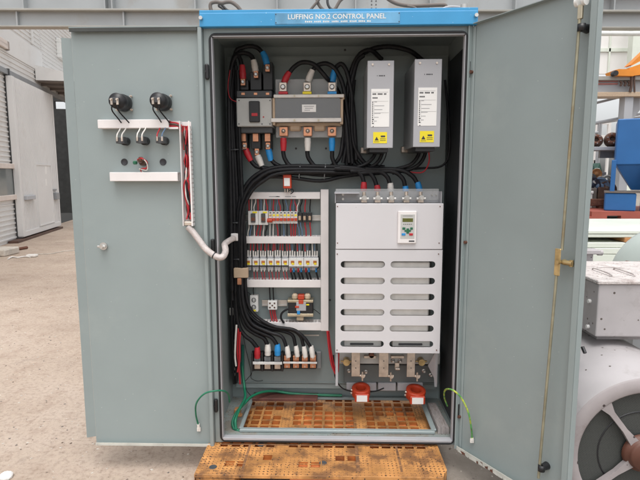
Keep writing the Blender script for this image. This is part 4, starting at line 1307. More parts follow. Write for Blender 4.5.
# drive input cables
for i, (lx, ly, bts, tail, nm, col) in enumerate((
    (363.8, 197, [(364, 182), (363.8, 187), (363.7, 193)], [(364, 184), (362, 176), (356, 170), (335, 168)], 'red boot, leftmost on top of the white drive', 'red'),
    (377.3, 197, [(377, 185), (377.4, 189), (377.5, 194)], [(377, 187), (373, 177), (364, 170), (340, 167)], 'red boot, second from left on top of the white drive', 'red'),
    (390.7, 197, [(390.3, 183), (390.6, 188), (390.8, 193.5)], [(390.3, 185), (387, 176), (377, 171), (350, 171)], 'white boot on top of the white drive', 'whitesl'),
    (405.8, 197, [(405.3, 186), (405.7, 190), (405.9, 194)], [(405.3, 188), (402, 178), (390, 171.5), (360, 173)], 'small blue boot on top of the white drive', 'bluesl'),
    (420, 197, [(417.5, 182), (419, 188), (420, 193.5)], [(417.8, 184), (411, 175), (398, 169.5), (365, 169)], 'large blue boot, rightmost on top of the white drive', 'bluesl'))):
    power_cable('black cable with '+nm, col, tail, (lx, ly, 0.24), bts, Y=0.26)
# terminal block feeders
for i, (x, yb, nm, col, pts) in enumerate((
    (257.3, 347, 'red boot on the terminal block', 'red', [(257.3, 348), (252, 341), (245, 335), (239, 324), (236, 300), (234, 240), (232.5, 120), (234, 62)]),
    (267.8, 344, 'thick white boot on the terminal block', 'whitesl', [(267.8, 346), (264, 338), (255, 333), (245, 325), (239.5, 305), (237.5, 270), (238, 215), (243, 191), (256, 175), (280, 167), (330, 167), (380, 168)]),
    (277.6, 344, 'blue boot on the terminal block', 'bluesl', [(277.6, 346), (272, 337.5), (261, 333), (249, 325), (241, 304), (239.5, 265), (240.5, 216), (246, 193), (258, 179), (280, 170), (340, 170)]),
    (287, 346, 'slim white boot fourth on the terminal block', 'whitesl', [(286.5, 347), (281, 337), (268, 331.5), (251, 323), (243, 303), (241.5, 270), (242.5, 218), (249, 196), (262, 181.5), (285, 173), (350, 172)]),
    (296, 345.5, 'slim white boot fifth on the terminal block', 'whitesl', [(295.5, 346), (292.5, 335), (282, 330.5), (262, 328), (248, 317), (243.5, 298), (242, 230), (236, 140), (235, 62)]),
    (304, 346, 'slim white boot sixth on the terminal block', 'whitesl', [(303.5, 346), (300.5, 336), (291, 330), (270, 327.5), (250, 316), (244.5, 296), (244, 240), (238.5, 150), (236, 66)]),
    (311.3, 346, 'slim white boot rightmost on the terminal block', 'whitesl', [(310.5, 347), (304, 337), (293, 329.5), (272, 326), (253, 313), (246, 292), (245, 245), (240.5, 150), (237.5, 70)]))):
    thick = i < 3
    dy = 0.32-0.012*(i % 4)
    power_cable('black cable with '+nm, col, [(p[0], p[1]) for p in pts], None,
                [(x, yb), (x+(0 if thick else 0.6), yb+5), (x+(0 if thick else 1.4), yb+11)], r=0.0115 if thick else 0.0095, Y=dy)
# vertical runs beside the clear-covered switch and behind the boxes
for i, (pts, lab, rr_) in enumerate((
    ([(351, 165), (349, 120), (353, 76), (362, 55), (384, 47), (408, 50), (424, 62, 0.37)], 'black cable arching high to the right grey box', 0.012),
    ([(347, 166), (345.5, 120), (349, 80), (357, 57), (370, 50), (382, 60, 0.37)], 'black cable arching to the top of the left grey box', 0.012),
    ([(343, 163), (347, 140), (349.5, 105), (351, 84), (357, 62), (364, 55)], 'black cable in the tall bundle beside the clear-covered switch', 0.011),
    ([(352, 95), (352, 135), (357, 153), (368, 165), (390, 170)], 'black cable curving right out of the tall bundle', 0.011),
    ([(354, 80), (350, 128), (353, 152), (361, 166), (385, 172)], 'inner black cable curving right out of the tall bundle', 0.011),
    ([(345, 95), (343.5, 140), (338, 160), (322, 170), (290, 172)], 'black cable curving left out of the tall bundle', 0.011),
    ([(445, 80), (449, 120), (449.5, 152), (441, 166), (420, 168.5), (395, 170)], 'thin black cable hanging at right of the right grey box', 0.006),
    ([(243, 200), (252, 186), (268, 177), (292, 178), (320, 181), (345, 176), (375, 172)], 'lowest black cable of the horizontal bundle above the red sensor', 0.010),
    ([(236, 290), (233, 200), (232, 140), (233, 100), (236, 70)], 'black cable in the left vertical bundle nearest the wall', 0.011),
    ([(241, 296), (239, 230), (236.5, 160), (235, 100), (237, 75)], 'black cable at the front of the left vertical bundle', 0.011),
    ([(234, 300), (231.5, 230), (230.5, 150), (231, 90)], 'black cable deepest in the left vertical bundle', 0.010),
    ([(232.5, 300), (230, 240), (229.3, 170), (230.5, 110), (234, 66)], 'black cable at the outer edge of left vertical bundle', 0.011),
    ([(242.5, 292), (241.5, 235), (239.5, 190), (238.5, 160), (240, 140)], 'black cable at the plate side of the left vertical bundle', 0.011),
    ([(245, 300), (243.5, 250), (244.5, 205), (251, 188), (263, 176), (283, 171)], 'black cable bending from vertical into horizontal bundle, innermost', 0.011),
    ([(260, 172), (290, 166.5), (320, 167.5), (350, 166.5), (380, 169)], 'topmost black cable of the horizontal bundle', 0.010),
    ([(262, 176), (290, 170.5), (320, 172), (350, 174), (378, 173)], 'middle black cable of the horizontal bundle', 0.011),
    ([(428, 150), (429, 165), (422, 174), (410, 173), (392, 170)], None, 0.004))):
    if lab is None:
        continue
    power_cable(lab, 'red', pts, Y=0.34-0.008*(i % 4), r=rr_)
def wire(label, matn, pts, r=0.0025, Y=0.36, group=None, sub=4, n=6, cat='wire'):
    return MB().tube(xyY(pts, Y), r, n=n, sub=sub).build('wire', matn, label=label, cat=cat, group=group)
wire('thin red wire hanging under the right grey box', 'red', [(428.5, 149), (429, 162), (423, 172), (410, 172), (400, 169)], 0.0035, 0.27)
wire('thin black wire hanging under the left grey box', 'cable', [(387, 149), (385, 158), (379, 166), (368, 167)], 0.003, 0.27)
wire('thin black wire from left breaker toggle looping to the side', 'cable', [(256, 103), (247, 105), (237, 104), (230, 96), (228.5, 84)], 0.0028, 0.28)
wire('thin red wire beside the left breaker running down the wall', 'red', [(237, 102), (230, 98), (228, 86), (230, 70)], 0.002, 0.275)

for px, py, rx_, rz_, vert, lab in ((300, 171.5, 0.012, 0.040, False, 'pale cable tie round the horizontal bundle above the small breakers'),
                         (325, 171.5, 0.012, 0.042, False, 'pale cable tie round the horizontal bundle left of the tall bundle'),
                         (372, 170, 0.012, 0.030, False, 'pale cable tie round the horizontal bundle above the white drive'),
                         (237, 150, 0.052, 0.012, True, 'dark cable tie round the left vertical bundle beside the breaker'),
                         (238.5, 222, 0.046, 0.012, True, 'dark cable tie round the left vertical bundle by the small breakers'),
                         (240, 258, 0.042, 0.012, True, 'dark cable tie round the left vertical bundle above the cream block')):
    c = P(px, py, 0.33)
    lp = []
    for k in range(20):
        a_ = 2*math.pi*k/20
        if vert:
            lp.append((c.x+rx_*math.cos(a_), c.y-0.004+0.036*math.sin(a_), c.z+0.003*math.cos(a_)))
        else:
            lp.append((c.x+0.004*math.cos(a_), c.y-0.004+0.036*math.sin(a_), c.z+rz_*math.cos(a_)))
    q = MB()
    q.tube(lp, 0.0028, n=6, closed=True, spline=False)
    q.box((c.x-0.004, c.y-0.046, c.z-0.004), (c.x+0.004, c.y-0.038, c.z+0.004), 0.001)
    q.build('cable_tie', 'darkgrey' if vert else 'midgrey', label=lab, cat='cable tie', group='cable ties')
# ------------------------------------------------------------------ MOULDED-CASE BREAKER (upper left)
br = thing('circuit_breaker', 'grey moulded-case circuit breaker with black toggle, upper left of the mounting plate', 'breaker', P(255, 128, YP))
mb = MB(); pbox(mb, 236.5, 98, 272, 126.5, 0.27, YP-0.001, 0.004); mb.build('body', 'beige', br)
mb = MB(); pbox(mb, 236.5, 90.5, 272, 97.6, 0.285, YP-0.001, 0.003); pbox(mb, 237.5, 127, 272.5, 133, 0.30, YP-0.001, 0.003); build_split(mb, 'terminal_cover', 'darkgrey', br)
mb = MB()
for a, b in ((237, 248.5), (250.2, 261.5), (263, 272.5)):
    pbox(mb, a, 62 if a > 260 else (72 if a > 249 else 80), b, 90, 0.32, YP-0.001, 0.002)
    pbox(mb, a+1, 133, b-1, 149, 0.34, YP-0.001, 0.002)
build_split(mb, 'barrier', 'black', br)
mb = MB(); pbox(mb, 249, 101, 259.5, 122, 0.255, 0.28, 0.003); tg = mb.build('toggle', 'black', br)
mb = MB(); pbox(mb, 251.5, 113, 257.5, 116, 0.252, 0.2565, 0.0006); mb.build('trip_mark', 'red', tg)
mb = MB()
for a in (243, 255.5, 267.5):
    pbox(mb, a-1.8, 92.5, a+1.8, 95, 0.283, 0.287, 0.001)
    pbox(mb, a-2.8, 133.5, a+2.8, 141.5, 0.325, 0.345, 0.001)
build_split(mb, 'terminal', 'copper', br)
mb = MB(); c = P(263.5, 117, 0.2695); mb.cyl((c.x, 0.2685, c.z), (c.x, 0.2715, c.z), 0.004, n=10); mb.build('test_button', 'red', br)
mb = MB()
for a, y in ((239, 124), (262, 124), (270, 124), (239, 100.5), (270, 100.5)):
    c = P(a, y, 0.27)
    mb.cyl((c.x, 0.2685, c.z), (c.x, 0.271, c.z), 0.0035, n=8)
build_split(mb, 'cover_screw', 'darkgrey', br)
for x in (249.4, 262.2):
    pass

# ------------------------------------------------------------------ CLEAR-COVERED SWITCH
sw = thing('isolator_switch', 'fused isolator switch behind a smoky clear cover with two white rails', 'switch', P(308, 137, YP))
mb = MB(); pbox(mb, 275, 96, 341, 120, 0.33, YP-0.001, 0.003); mb.build('base', 'darkgrey', sw)
mb = MB(); pbox(mb, 275, 96.5, 341, 119, 0.262, 0.268, 0.001); mb.build('front_cover', 'smoke', sw)
mb = MB(); pbox(mb, 275.5, 79, 337, 94.5, 0.325, 0.329, 0.001); pbox(mb, 276, 122, 343, 137.5, 0.325, 0.329, 0.001); build_split(mb, 'terminal_shield', 'clear', sw)
mb = MB(); pbox(mb, 273.5, 94.3, 344, 97.5, 0.252, 0.262, 0.002); pbox(mb, 271, 118, 341.5, 122, 0.252, 0.262, 0.002); build_split(mb, 'rail', 'whitesl', sw)
mb = MB(); pbox(mb, 272.5, 98, 275, 125, 0.262, 0.33, 0.002); pbox(mb, 340, 97.8, 343.2, 124, 0.262, 0.33, 0.002); pbox(mb, 339, 94, 344.5, 99.5, 0.262, 0.30, 0.003); pbox(mb, 276, 122.5, 341, 126, 0.30, 0.33, 0.003); build_split(mb, 'bracket', 'tan', sw)
mb = MB()
for x in (283.5, 307.7, 332):
    pbox(mb, x-4.3, 126.8, x+4.3, 136, 0.29, 0.325, 0.002, 0)
    c = P(x, 131, 0.29)
    mb.lathe((c.x, 0.29, c.z), (0, -1, 0), [(0.011, 0), (0.011, 0.003), (0.006, 0.004), (0.006, 0.012), (0, 0.012)], n=14, m=1)
build_split(mb, 'terminal', ['copper', 'tin'], sw)
mb = MB()
for x in (295, 319.5):
    pbox(mb, x-6, 122, x+6, 131, 0.305, 0.326, 0.008)
build_split(mb, 'arc_barrier', 'tan', sw)
mb = MB(); pbox(mb, 302, 104.5, 316, 112, 0.2605, 0.2625, 0.0003); lb = mb.build('label_plate', 'paper', sw)
mb = MB()
for k, (a, b) in enumerate(((304, 314), (305, 313), (304.5, 310))):
    pbox(mb, a, 106+1.9*k, b, 106.7+1.9*k, 0.2598, 0.2603, 0)
mb.build('print', 'inkgrey', lb)
for x, col in ((283, 'red'), (307, 'yellow'), (332, 'bluesl')):
    q = MB(); pbox(q, x-4.5, 91.5, x+4.5, 94, 0.255, 0.30, 0.001); q.build('phase_mark', col, sw)
mb = MB()
for x in (294.5, 318.5):
    for y in (95.8, 120.3):
        c = P(x, y, 0.252)
        mb.cyl((c.x, 0.247, c.z), (c.x, 0.2525, c.z), 0.005, n=8)
build_split(mb, 'rail_screw', 'zinc', sw)

# ------------------------------------------------------------------ TWO GREY BOXES (braking units)
def grey_box(x0, y0, x1, y1, Yf, label):
    X0, X1, Z0, Z1 = rect(x0, y0, x1, y1, Yf)
    t_ = thing('braking_unit', label, 'power unit', ((X0+X1)/2, Yf+0.15, Z0), 'grey braking units')
    def at(u, v, dy=0.0):     # fractions from top-left of the front
        return Vector((X0+(X1-X0)*u, Yf-dy, Z1-(Z1-Z0)*v))
    def fr(mb_, u0, v0, u1, v1, d0, d1, bev=0.0, m_=0):
        a_, b_ = at(u0, v0, d1), at(u1, v1, d0)
        mb_.box(a_, b_, bev, m_)
    q = MB(); q.box((X0, Yf, Z0), (X1, Yf+0.010, Z1), 0.002); q.build('front_panel', 'boxgrey', t_)
    q = MB(); q.box((X0+0.002, Yf+0.0105, Z0+0.003), (X1-0.002, YP-0.012, Z1-0.003)); q.build('housing', 'boxside', t_)
    q = MB(); q.box((X0+0.015, Yf+0.02, Z0-0.018), (X1-0.02, Yf+0.28, Z0+0.002)); q.build('gland_plate', 'black', t_)
    q = MB(); q.box((X0-0.012, YP-0.03, Z0-0.012), (X0+0.07, YP-0.0015, Z0+0.02), 0.003); q.build('foot_bracket', 'tin', t_)
    q = MB(); fr(q, 0.15, 0.32, 0.845, 0.755, 0.0003, 0.0012); lb_ = q.build('rating_label', 'paper', t_)
    q = MB()
    fr(q, 0.18, 0.355, 0.78, 0.358, 0.0014, 0.0017, 0, 1)
    for k in range(11):
        if k not in (3, 8):
            fr(q, 0.20+0.048*k, 0.37, 0.238+0.048*k, 0.387, 0.0014, 0.0018)
    for k in range(4):
        fr(q, 0.20+0.05*k, 0.415, 0.24+0.05*k, 0.43, 0.0014, 0.0018)
    for k in range(12):
        v = 0.465+0.022*k
        fr(q, 0.19, v, 0.225, v+0.014, 0.0014, 0.0018)
        if k % 2 == 0:
            fr(q, 0.27, v, 0.27+0.1+0.35*((k*7) % 5)/5, v+0.006, 0.0014, 0.0018, 0, 1)
    fr(q, 0.26, 0.46, 0.265, 0.73, 0.0014, 0.0018, 0, 1); fr(q, 0.2, 0.46, 0.8, 0.462, 0.0014, 0.0018, 0, 1); fr(q, 0.26, 0.59, 0.82, 0.592, 0.0014, 0.0018, 0, 1)
    q.build('print', ['ink', 'inkgrey'], lb_)
    q = MB(); fr(q, 0.24, 0.815, 0.77, 0.945, 0.0003, 0.0014); yl = q.build('warning_label', 'yellow', t_)
    q = MB()
    tri = [at(0.295, 0.912, 0.0018), at(0.455, 0.912, 0.0018), at(0.375, 0.868, 0.0018)]
    q.prism(tri, (0, 0.0003, 0))
    fr(q, 0.53, 0.855, 0.70, 0.875, 0.0016, 0.0019); fr(q, 0.50, 0.89, 0.72, 0.896, 0.0016, 0.0019); fr(q, 0.50, 0.91, 0.72, 0.916, 0.0016, 0.0019); fr(q, 0.28, 0.925, 0.47, 0.93, 0.0016, 0.0019)
    q.build('print', 'ink', yl)
    q = MB()
    for k, (u, wd) in enumerate(((0.36, 0.02), (0.43, 0.035), (0.475, 0.035), (0.52, 0.035), (0.565, 0.03), (0.62, 0.04))):
        fr(q, u, 0.165, u+wd, 0.178, 0.0002, 0.0006)
    q.build('model_marking', 'ink', t_)
    q = MB()
    for u in (0.19, 0.81):
        c_ = at(u, 0.045)
        q.cyl(c_+Vector((0, -0.004, 0)), c_+Vector((0, 0.001, 0)), 0.005, n=10)
    build_split(q, 'screw', 'tin', t_)
    q = MB()
    for v in (0.61, 0.655, 0.69):
        c_ = at(0.235, v+0.06)
        q.cyl(c_+Vector((0, -0.0015, 0)), c_+Vector((0, 0.001, 0)), 0.0025, n=8)
    build_split(q, 'indicator', 'ink', t_)
    return t_
grey_box(367.2, 60.5, 393.5, 148, 0.06, 'left tall grey power box with white rating label and yellow warning label')
grey_box(414, 59, 441, 147, 0.06, 'right tall grey power box with white rating label and yellow warning label')

# ------------------------------------------------------------------ WHITE DRIVE (inverter)
YI = 0.12
X0, X1, Z0, Z1 = rect(335.5, 203.5, 442.5, 353, YI)
X1 -= 0.004
inv = thing('inverter_drive', 'large white inverter drive with rows of slots and a keypad', 'inverter', ((X0+X1)/2, 0.26, Z0))
zmid = P(388, 249.5, YI).z
# lower cover with rounded slots: built as a plate with real openings
def slot_outline(cx, cz, hw, hh, n_=7):
    pts = []
    for k in range(n_+1):
        an = -math.pi/2+math.pi*k/n_
        pts.append((cx+hw-hh+hh*math.cos(an), cz+hh*math.sin(an)))
    for k in range(n_+1):
        an = math.pi/2+math.pi*k/n_
        pts.append((cx-hw+hh+hh*math.cos(an), cz+hh*math.sin(an)))
    return pts
mb = MB()
slots = []
pys = [264.5, 281, 297, 312.5, 328.5, 344]
zsl = [P(388, y, YI).z for y in pys]
slx = [(P(340.5, 300, YI).x, P(384.5, 300, YI).x), (P(390, 300, YI).x, P(434.5, 300, YI).x)]
hh = 0.0165
zedges = [zmid-0.0015]
for a, b in zip(zsl[:-1], zsl[1:]):
    zedges.append((a+b)/2)
zedges.append(Z0)
xm = (slx[0][1]+slx[1][0])/2
for r_i in range(6):
    ztop, zbot = zedges[r_i], zedges[r_i+1]
    for c_i in range(2):
        ca_, cb_ = (X0, xm) if c_i == 0 else (xm, X1)
        cx, hw = (slx[c_i][0]+slx[c_i][1])/2, (slx[c_i][1]-slx[c_i][0])/2
        ol = slot_outline(cx, zsl[r_i], hw, hh)
        k = len(ol)
        # outer ring: project each outline point to the cell border
        outer = []
        for (px_, pz_) in ol:
            dx, dz = px_-cx, pz_-zsl[r_i]
            if px_ > cx+hw-hh-1e-6:
                dx = px_-(cx+hw-hh); ox = cx+hw-hh
            else:
                dx = px_-(cx-hw+hh); ox = cx-hw+hh
            tx = ((cb_-ox)/dx) if dx > 1e-9 else (((ca_-ox)/dx) if dx < -1e-9 else 1e9)
            tz = ((ztop-zsl[r_i])/dz) if dz > 1e-9 else (((zbot-zsl[r_i])/dz) if dz < -1e-9 else 1e9)
            t_ = min(tx, tz)
            outer.append((ox+dx*t_, zsl[r_i]+dz*t_))
        corners = [(cb_, zbot), (cb_, ztop), (ca_, ztop), (ca_, zbot)]
        vs_ = [(a_, YI, b_) for a_, b_ in ol]+[(a_, YI, b_) for a_, b_ in outer]+[(a_, YI+0.004, b_) for a_, b_ in ol]
        fs = []
        for i_ in range(k):
            j_ = (i_+1) % k
            o1, o2 = outer[i_], outer[j_]
            f_ = [i_, j_, k+j_, k+i_]
            for (qa, qb) in corners:
                on1 = abs(o1[0]-qa) < 1e-6 or abs(o1[1]-qb) < 1e-6
                on2 = abs(o2[0]-qa) < 1e-6 or abs(o2[1]-qb) < 1e-6
                diff = abs(o1[0]-o2[0]) > 1e-6 and abs(o1[1]-o2[1]) > 1e-6
                if on1 and on2 and diff and (min(o1[0], o2[0])-1e-6 <= qa <= max(o1[0], o2[0])+1e-6) and (min(o1[1], o2[1])-1e-6 <= qb <= max(o1[1], o2[1])+1e-6):
                    vs_.append((qa, YI, qb))
                    f_ = [i_, j_, k+j_, len(vs_)-1, k+i_]
                    break
            fs.append(f_)
            fs.append([i_, j_, 2*k+j_, 2*k+i_])
        mb.add(vs_, fs)
sd_ = 0.02
mb.box((X0, YI+0.0005, Z0+0.001), (X0+0.002, YI+sd_+0.1, zmid-0.002)); mb.box((X1-0.002, YI+0.0005, Z0+0.001), (X1, YI+sd_+0.1, zmid-0.002)); mb.box((X0+0.003, YI+0.0045, Z0), (X1-0.003, YI+0.03, Z0+0.003))
mb.build('slotted_cover', 'invwhite', inv)
mb = MB(); mb.box((X0+0.001, YI-0.0015, zmid+0.001), (X1-0.001, YI+0.05, Z1), 0.003, seg=2); mb.build('upper_cover', 'invwhite', inv)
# chassis and cooling body behind slots
mb = MB(); mb.box((X0+0.006, YI+0.055, zmid), (X1-0.006, YP-0.002, Z1+0.0)); mb.box((X0+0.02, YI+0.16, Z0+0.04), (X1-0.02, YP-0.002, zmid-0.001)); mb.build('chassis', 'traygrey', inv)
mb = MB()
hx0, hx1 = slx[0][0]+0.018, slx[1][1]-0.022
for r_i in range(6):
    zc = zsl[r_i]
    if r_i < 5:
        for (a_, b_) in ((hx0, slx[0][1]+0.004), (slx[1][0]-0.004, hx1)):
            mb.box((a_, YI+0.022, zc-0.024), (b_, YI+0.05, zc+(0.010 if r_i == 0 else 0.024)), 0.006)
for c_ in (slx[0], slx[1]):
    for k in range(24):
        pass
build_split(mb, 'capacitor_bank', 'whitesl', inv)
mb = MB()
for (a_, b_) in slx:
    mb.box((a_+0.05, YI+0.022, zsl[5]-0.014), (b_-0.05, YI+0.06, zsl[5]-0.006), 0.002, 1)
    mb.box((a_+0.02, YI+0.032, zsl[5]-0.024), (b_-0.01, YI+0.07, zsl[5]+0.02), 0.002)
build_split(mb, 'lower_busbar', ['beige', 'ink'], inv)
mb = MB()
for px, py in ((337.5, 206.5), (440, 206.5), (337.5, 243), (439, 243), (337.3, 254), (438.5, 254), (337, 350), (436.5, 350)):
    c = P(px, py, YI)
    mb.cyl((c.x, YI-0.003, c.z), (c.x, YI+0.001, c.z), 0.003, n=8)
build_split(mb, 'cover_screw', 'rust', inv)
# top terminal tray
mb = MB()
a0, a1, b0, b1 = rect(335, 191.5, 441, 203, 0.16)
mb.box((a0, 0.20, Z1+0.001), (a1, 0.204, b1), 0.001); mb.box((a0, 0.14, Z1+0.001), (a0+0.003, 0.22, b1)); mb.box((a1-0.003, 0.14, Z1+0.001), (a1, 0.22, b1)); mb.box((a0, 0.205, Z1+0.001), (a1, YP-0.002, Z1+0.006))
mb.box((a0-0.003, 0.13, b1-0.010), (a0+0.12, 0.199, b1-0.004), 0.001)
mb.build('terminal_tray', 'boxgrey', inv)
mb = MB()
mb.box((a0+0.004, 0.196, Z1+0.012), (a1-0.004, 0.1985, b1+0.012)); mb.build('clear_shield', 'clear', inv)
for px in (363.8, 377.3, 390.7, 405.8, 420):
    c = P(px, 198, 0.18)
    q = MB(); q.box((c.x-0.014, 0.15, Z1+0.002), (c.x+0.014, 0.195, Z1+0.018), 0.002, 0); q.cyl((c.x, 0.135, Z1+0.026), (c.x, 0.175, Z1+0.026), 0.014, n=6, m=1, smooth=False); q.cyl((c.x, 0.125, Z1+0.026), (c.x, 0.135, Z1+0.026), 0.008, n=10, m=1); q.cyl((c.x-0.022, 0.15, Z1+0.022), (c.x+0.022, 0.15, Z1+0.022), 0.007, n=8, m=1); q.cyl((c.x, 0.165, Z1+0.015), (c.x, 0.165, Z1+0.055), 0.009, n=10, m=0); q.build('input_stud', ['tin', 'steel'], inv)
mb = MB()
for px, py in ((343, 194.5), (343, 199), (432, 195), (436, 195), (440, 195)):
    c = P(px, py, 0.1985)
    mb.cyl((c.x, 0.190, c.z), (c.x, 0.20, c.z), 0.006 if px < 400 else 0.003, n=10)
build_split(mb, 'tray_screw', 'steel', inv)
# keypad
K0, K1, KZ0, KZ1 = rect(397.8, 211, 416.5, 243.5, YI-0.012)
mb = MB(); mb.box((K0, YI-0.014, KZ0), (K1, YI-0.001, KZ1), 0.004, seg=2); kp = mb.build('keypad', 'duct', inv)
def kf(u0, v0, u1, v1, d=0.0155, m_=0, mb_=None, bev=0.0008):
    mb_.box((K0+(K1-K0)*u0, YI-d, KZ1-(KZ1-KZ0)*v1), (K0+(K1-K0)*u1, YI-0.0135, KZ1-(KZ1-KZ0)*v0), bev, m_)
q = MB(); kf(0.14, 0.10, 0.90, 0.85, 0.0148, 0, q); q.build('key_panel', 'beige', kp)
q = MB(); kf(0.24, 0.22, 0.80, 0.335, 0.0156, 0, q); q.build('display', 'lcd', kp)
q = MB(); kf(0.24, 0.50, 0.40, 0.57, 0.017, 0, q); kf(0.66, 0.50, 0.80, 0.57, 0.017, 0, q); kf(0.36, 0.575, 0.70, 0.635, 0.017, 0, q); kf(0.46, 0.53, 0.60, 0.69, 0.0172, 0, q); q.build('key', 'keygreen', kp)
q = MB(); kf(0.21, 0.68, 0.41, 0.75, 0.017, 0, q); q.build('key', 'bluesl', kp, label='blue keypad key')
q = MB(); kf(0.61, 0.68, 0.81, 0.75, 0.017, 0, q); q.build('key', 'red', kp, label='red keypad key')
q = MB()
for k in range(5):
    kf(0.28+0.1*k, 0.395, 0.34+0.1*k, 0.415, 0.0152, 0, q, 0)
kf(0.25, 0.145, 0.78, 0.155, 0.0151, 0, q, 0); kf(0.60, 0.905, 0.90, 0.945, 0.0146, 0, q, 0)
for k in range(3):
    kf(0.265+0.18*k, 0.262, 0.36+0.18*k, 0.272, 0.0158, 0, q, 0)
q.build('print', 'ink', kp)
# bottom busbars, standoffs and side brackets
YB = 0.24
for a, b, yb_ in ((351.5, 360, 376.5), (379, 388.5, 377), (407, 415, 377)):
    q = MB(); x0, x1, z0, z1 = pbox(q, a, 350, b, yb_, YB, YB+0.006, 0.001)
    for y in (361, 368):
        c = P((a+b)/2, y, YB); q.cyl((c.x, YB-0.002, c.z), (c.x, YB+0.001, c.z), 0.003, n=8, m=1)
    bb = q.build('output_busbar', ['tin', 'ink'], inv)
    c = P(b+2.5, yb_-0.5, YB-0.01)
    q = MB(); q.cyl((c.x-0.014, YB-0.004, c.z), (c.x+0.014, YB-0.004, c.z), 0.008, n=10, m=0); q.cyl((c.x, YB-0.004, c.z-0.028), (c.x, YB-0.004, c.z+0.02), 0.005, n=8); q.cyl((c.x+0.002, YB-0.016, c.z), (c.x+0.002, YB+0.01, c.z), 0.011, n=6, smooth=False); q.build('bolt', 'tin', bb)
q = MB(); pbox(q, 338, 352, 440, 364, 0.30, YP-0.002, 0.002); q.build('lower_chassis', 'beige', inv)
q = MB(); pbox(q, 344, 365, 437, 382.5, 0.34, YP-0.004, 0.002); q.build('drip_tray', 'traygrey', inv)
for px in (346.5, 421.5):
    q = MB(); c = P(px, 362, 0.26); q.cyl((c.x-0.03, 0.27, c.z), (c.x+0.03, 0.27, c.z), 0.005, n=10); q.cyl((c.x, 0.25, c.z), (c.x, 0.29, c.z), 0.018, n=18); q.build('standoff', 'gold', inv)
q = MB(); c = P(397, 367, 0.27); q.box((c.x-0.012, 0.262, c.z-0.012), (c.x+0.012, 0.275, c.z+0.026), 0.002); q.cyl((c.x-0.01, 0.255, c.z-0.005), (c.x+0.012, 0.255, c.z-0.005), 0.007, n=8); q.build('earth_stud', 'tin', inv)
for px, py in ((393, 361), (400, 361), (366, 372), (424, 371), (431, 375), (349, 371)):
    q = MB(); c = P(px, py, 0.285); q.cyl((c.x, 0.272, c.z), (c.x, 0.30, c.z), 0.006, n=6, smooth=False); q.lathe((c.x, 0.29, c.z), (0, -1, 0), [(0.011, 0), (0.011, 0.003), (0, 0.0031)], n=12); q.build('hex_bolt', 'steel', inv)
q = MB(); pbox(q, 364, 356, 376, 358.5, 0.27, 0.29, 0.001); pbox(q, 391, 356, 404, 358.5, 0.27, 0.29, 0.001); build_split(q, 'link_strip', 'tin', inv)
q = MB(); c = P(371.5, 355, 0.28); q.cyl((c.x, 0.27, c.z), (c.x, 0.3, c.z), 0.014, n=12); q.build('grommet', 'rust', inv)
q = MB(); q.prism([P(435, 353, 0.20), P(438, 353, 0.20), P(437, 387, 0.24), P(434.5, 387, 0.24), P(434, 378, 0.24), P(428, 366, 0.26)], (0.003, 0.02, 0)); q.build('side_bracket', 'boxgrey', inv)
q = MB(); pbox(q, 335.5, 353.5, 338, 386, 0.16, 0.22, 0.001); q.build('side_bracket', 'boxgrey', inv)
# ------------------------------------------------------------------ CURRENT SENSORS
def sensor(cx, cy, rpx, Y, label, tilt):
    c = P(cx, cy, Y)
    r = P(cx+rpx, cy, Y).x-c.x
    t_ = thing('current_sensor', label, 'sensor', (c.x, c.y, c.z-0.025), 'orange ring sensors')
    ax = Vector((0.1*tilt, -0.22, 1)).normalized()
    q = MB(); q.lathe(c-ax*0.024, ax, [(r*0.55, 0), (r*0.97, 0), (r, 0.004), (r, 0.044), (r*0.96, 0.048), (r*0.58, 0.048), (r*0.54, 0.044), (r*0.55, 0)], n=10 if False else 28)
    q.build('core', 'orange_red', t_)
    q = MB(); cc = c-ax*0.004
    fx = Vector((1, 0, 0)); fy = (Vector((0, -1, -0.2))).normalized()
    q.box((c.x-r*0.72, c.y-r*1.08-0.004, c.z-0.028-0.010), (c.x+r*0.80, c.y-r*0.45, c.z+0.006), 0.004); q.build('terminal_face', 'orange_red', t_)
    q = MB(); q.box((c.x-r*0.52, c.y-r*1.08-0.0052, c.z-0.034), (c.x+r*0.60, c.y-r*1.08-0.0035, c.z+0.001)); q.build('label_sticker', 'paper', t_)
    q = MB(); q.cyl((c.x-r*1.12, c.y, c.z-0.012), (c.x-r*0.9, c.y, c.z-0.012), 0.007, n=8); q.cyl((c.x-r*1.10, c.y-0.01, c.z+0.010), (c.x-r*0.9, c.y-0.01, c.z+0.010), 0.006, n=8); build_split(q, 'terminal', 'tin', t_)
sensor(361, 391, 9.2, 0.285, 'orange-red ring sensor with white sticker hanging under the drive at left', -0.3)
sensor(415.5, 393, 9.8, 0.27, 'orange-red ring sensor with white sticker hanging under the drive at right', 0.6)
wire('thin black wire running from left sensor to the red wires', 'cable', [(333.5, 355), (335, 376), (341, 387), (350, 391), (356, 391)], 0.004, 0.32)
wire('thin black wire running behind the two orange sensors', 'cable', [(366, 392), (376, 391), (384, 388)], 0.004, 0.33)
rs = thing('fuse_holder', 'small red device with white label hanging above the top duct', 'fuse holder', P(287, 192, YP))
q = MB(); pbox(q, 283, 174.5, 291.3, 188.5, 0.30, 0.345, 0.003); q.build('body', 'orange_red', rs)
q = MB(); pbox(q, 284, 178, 289.8, 186, 0.2985, 0.3005, 0.0004); q.build('label_sticker', 'paper', rs)
q = MB()
for x in (285, 287.5, 290):
    c = P(x, 190, 0.32); q.cyl((c.x, 0.32, c.z-0.012), (c.x, 0.32, c.z+0.006), 0.004, n=8)
build_split(q, 'terminal', 'tin', rs)
wire('short black wire under the small red fuse holder', 'cable', [(289, 191), (292, 189), (293.5, 191.5), (290.5, 194)], 0.0025, 0.31)

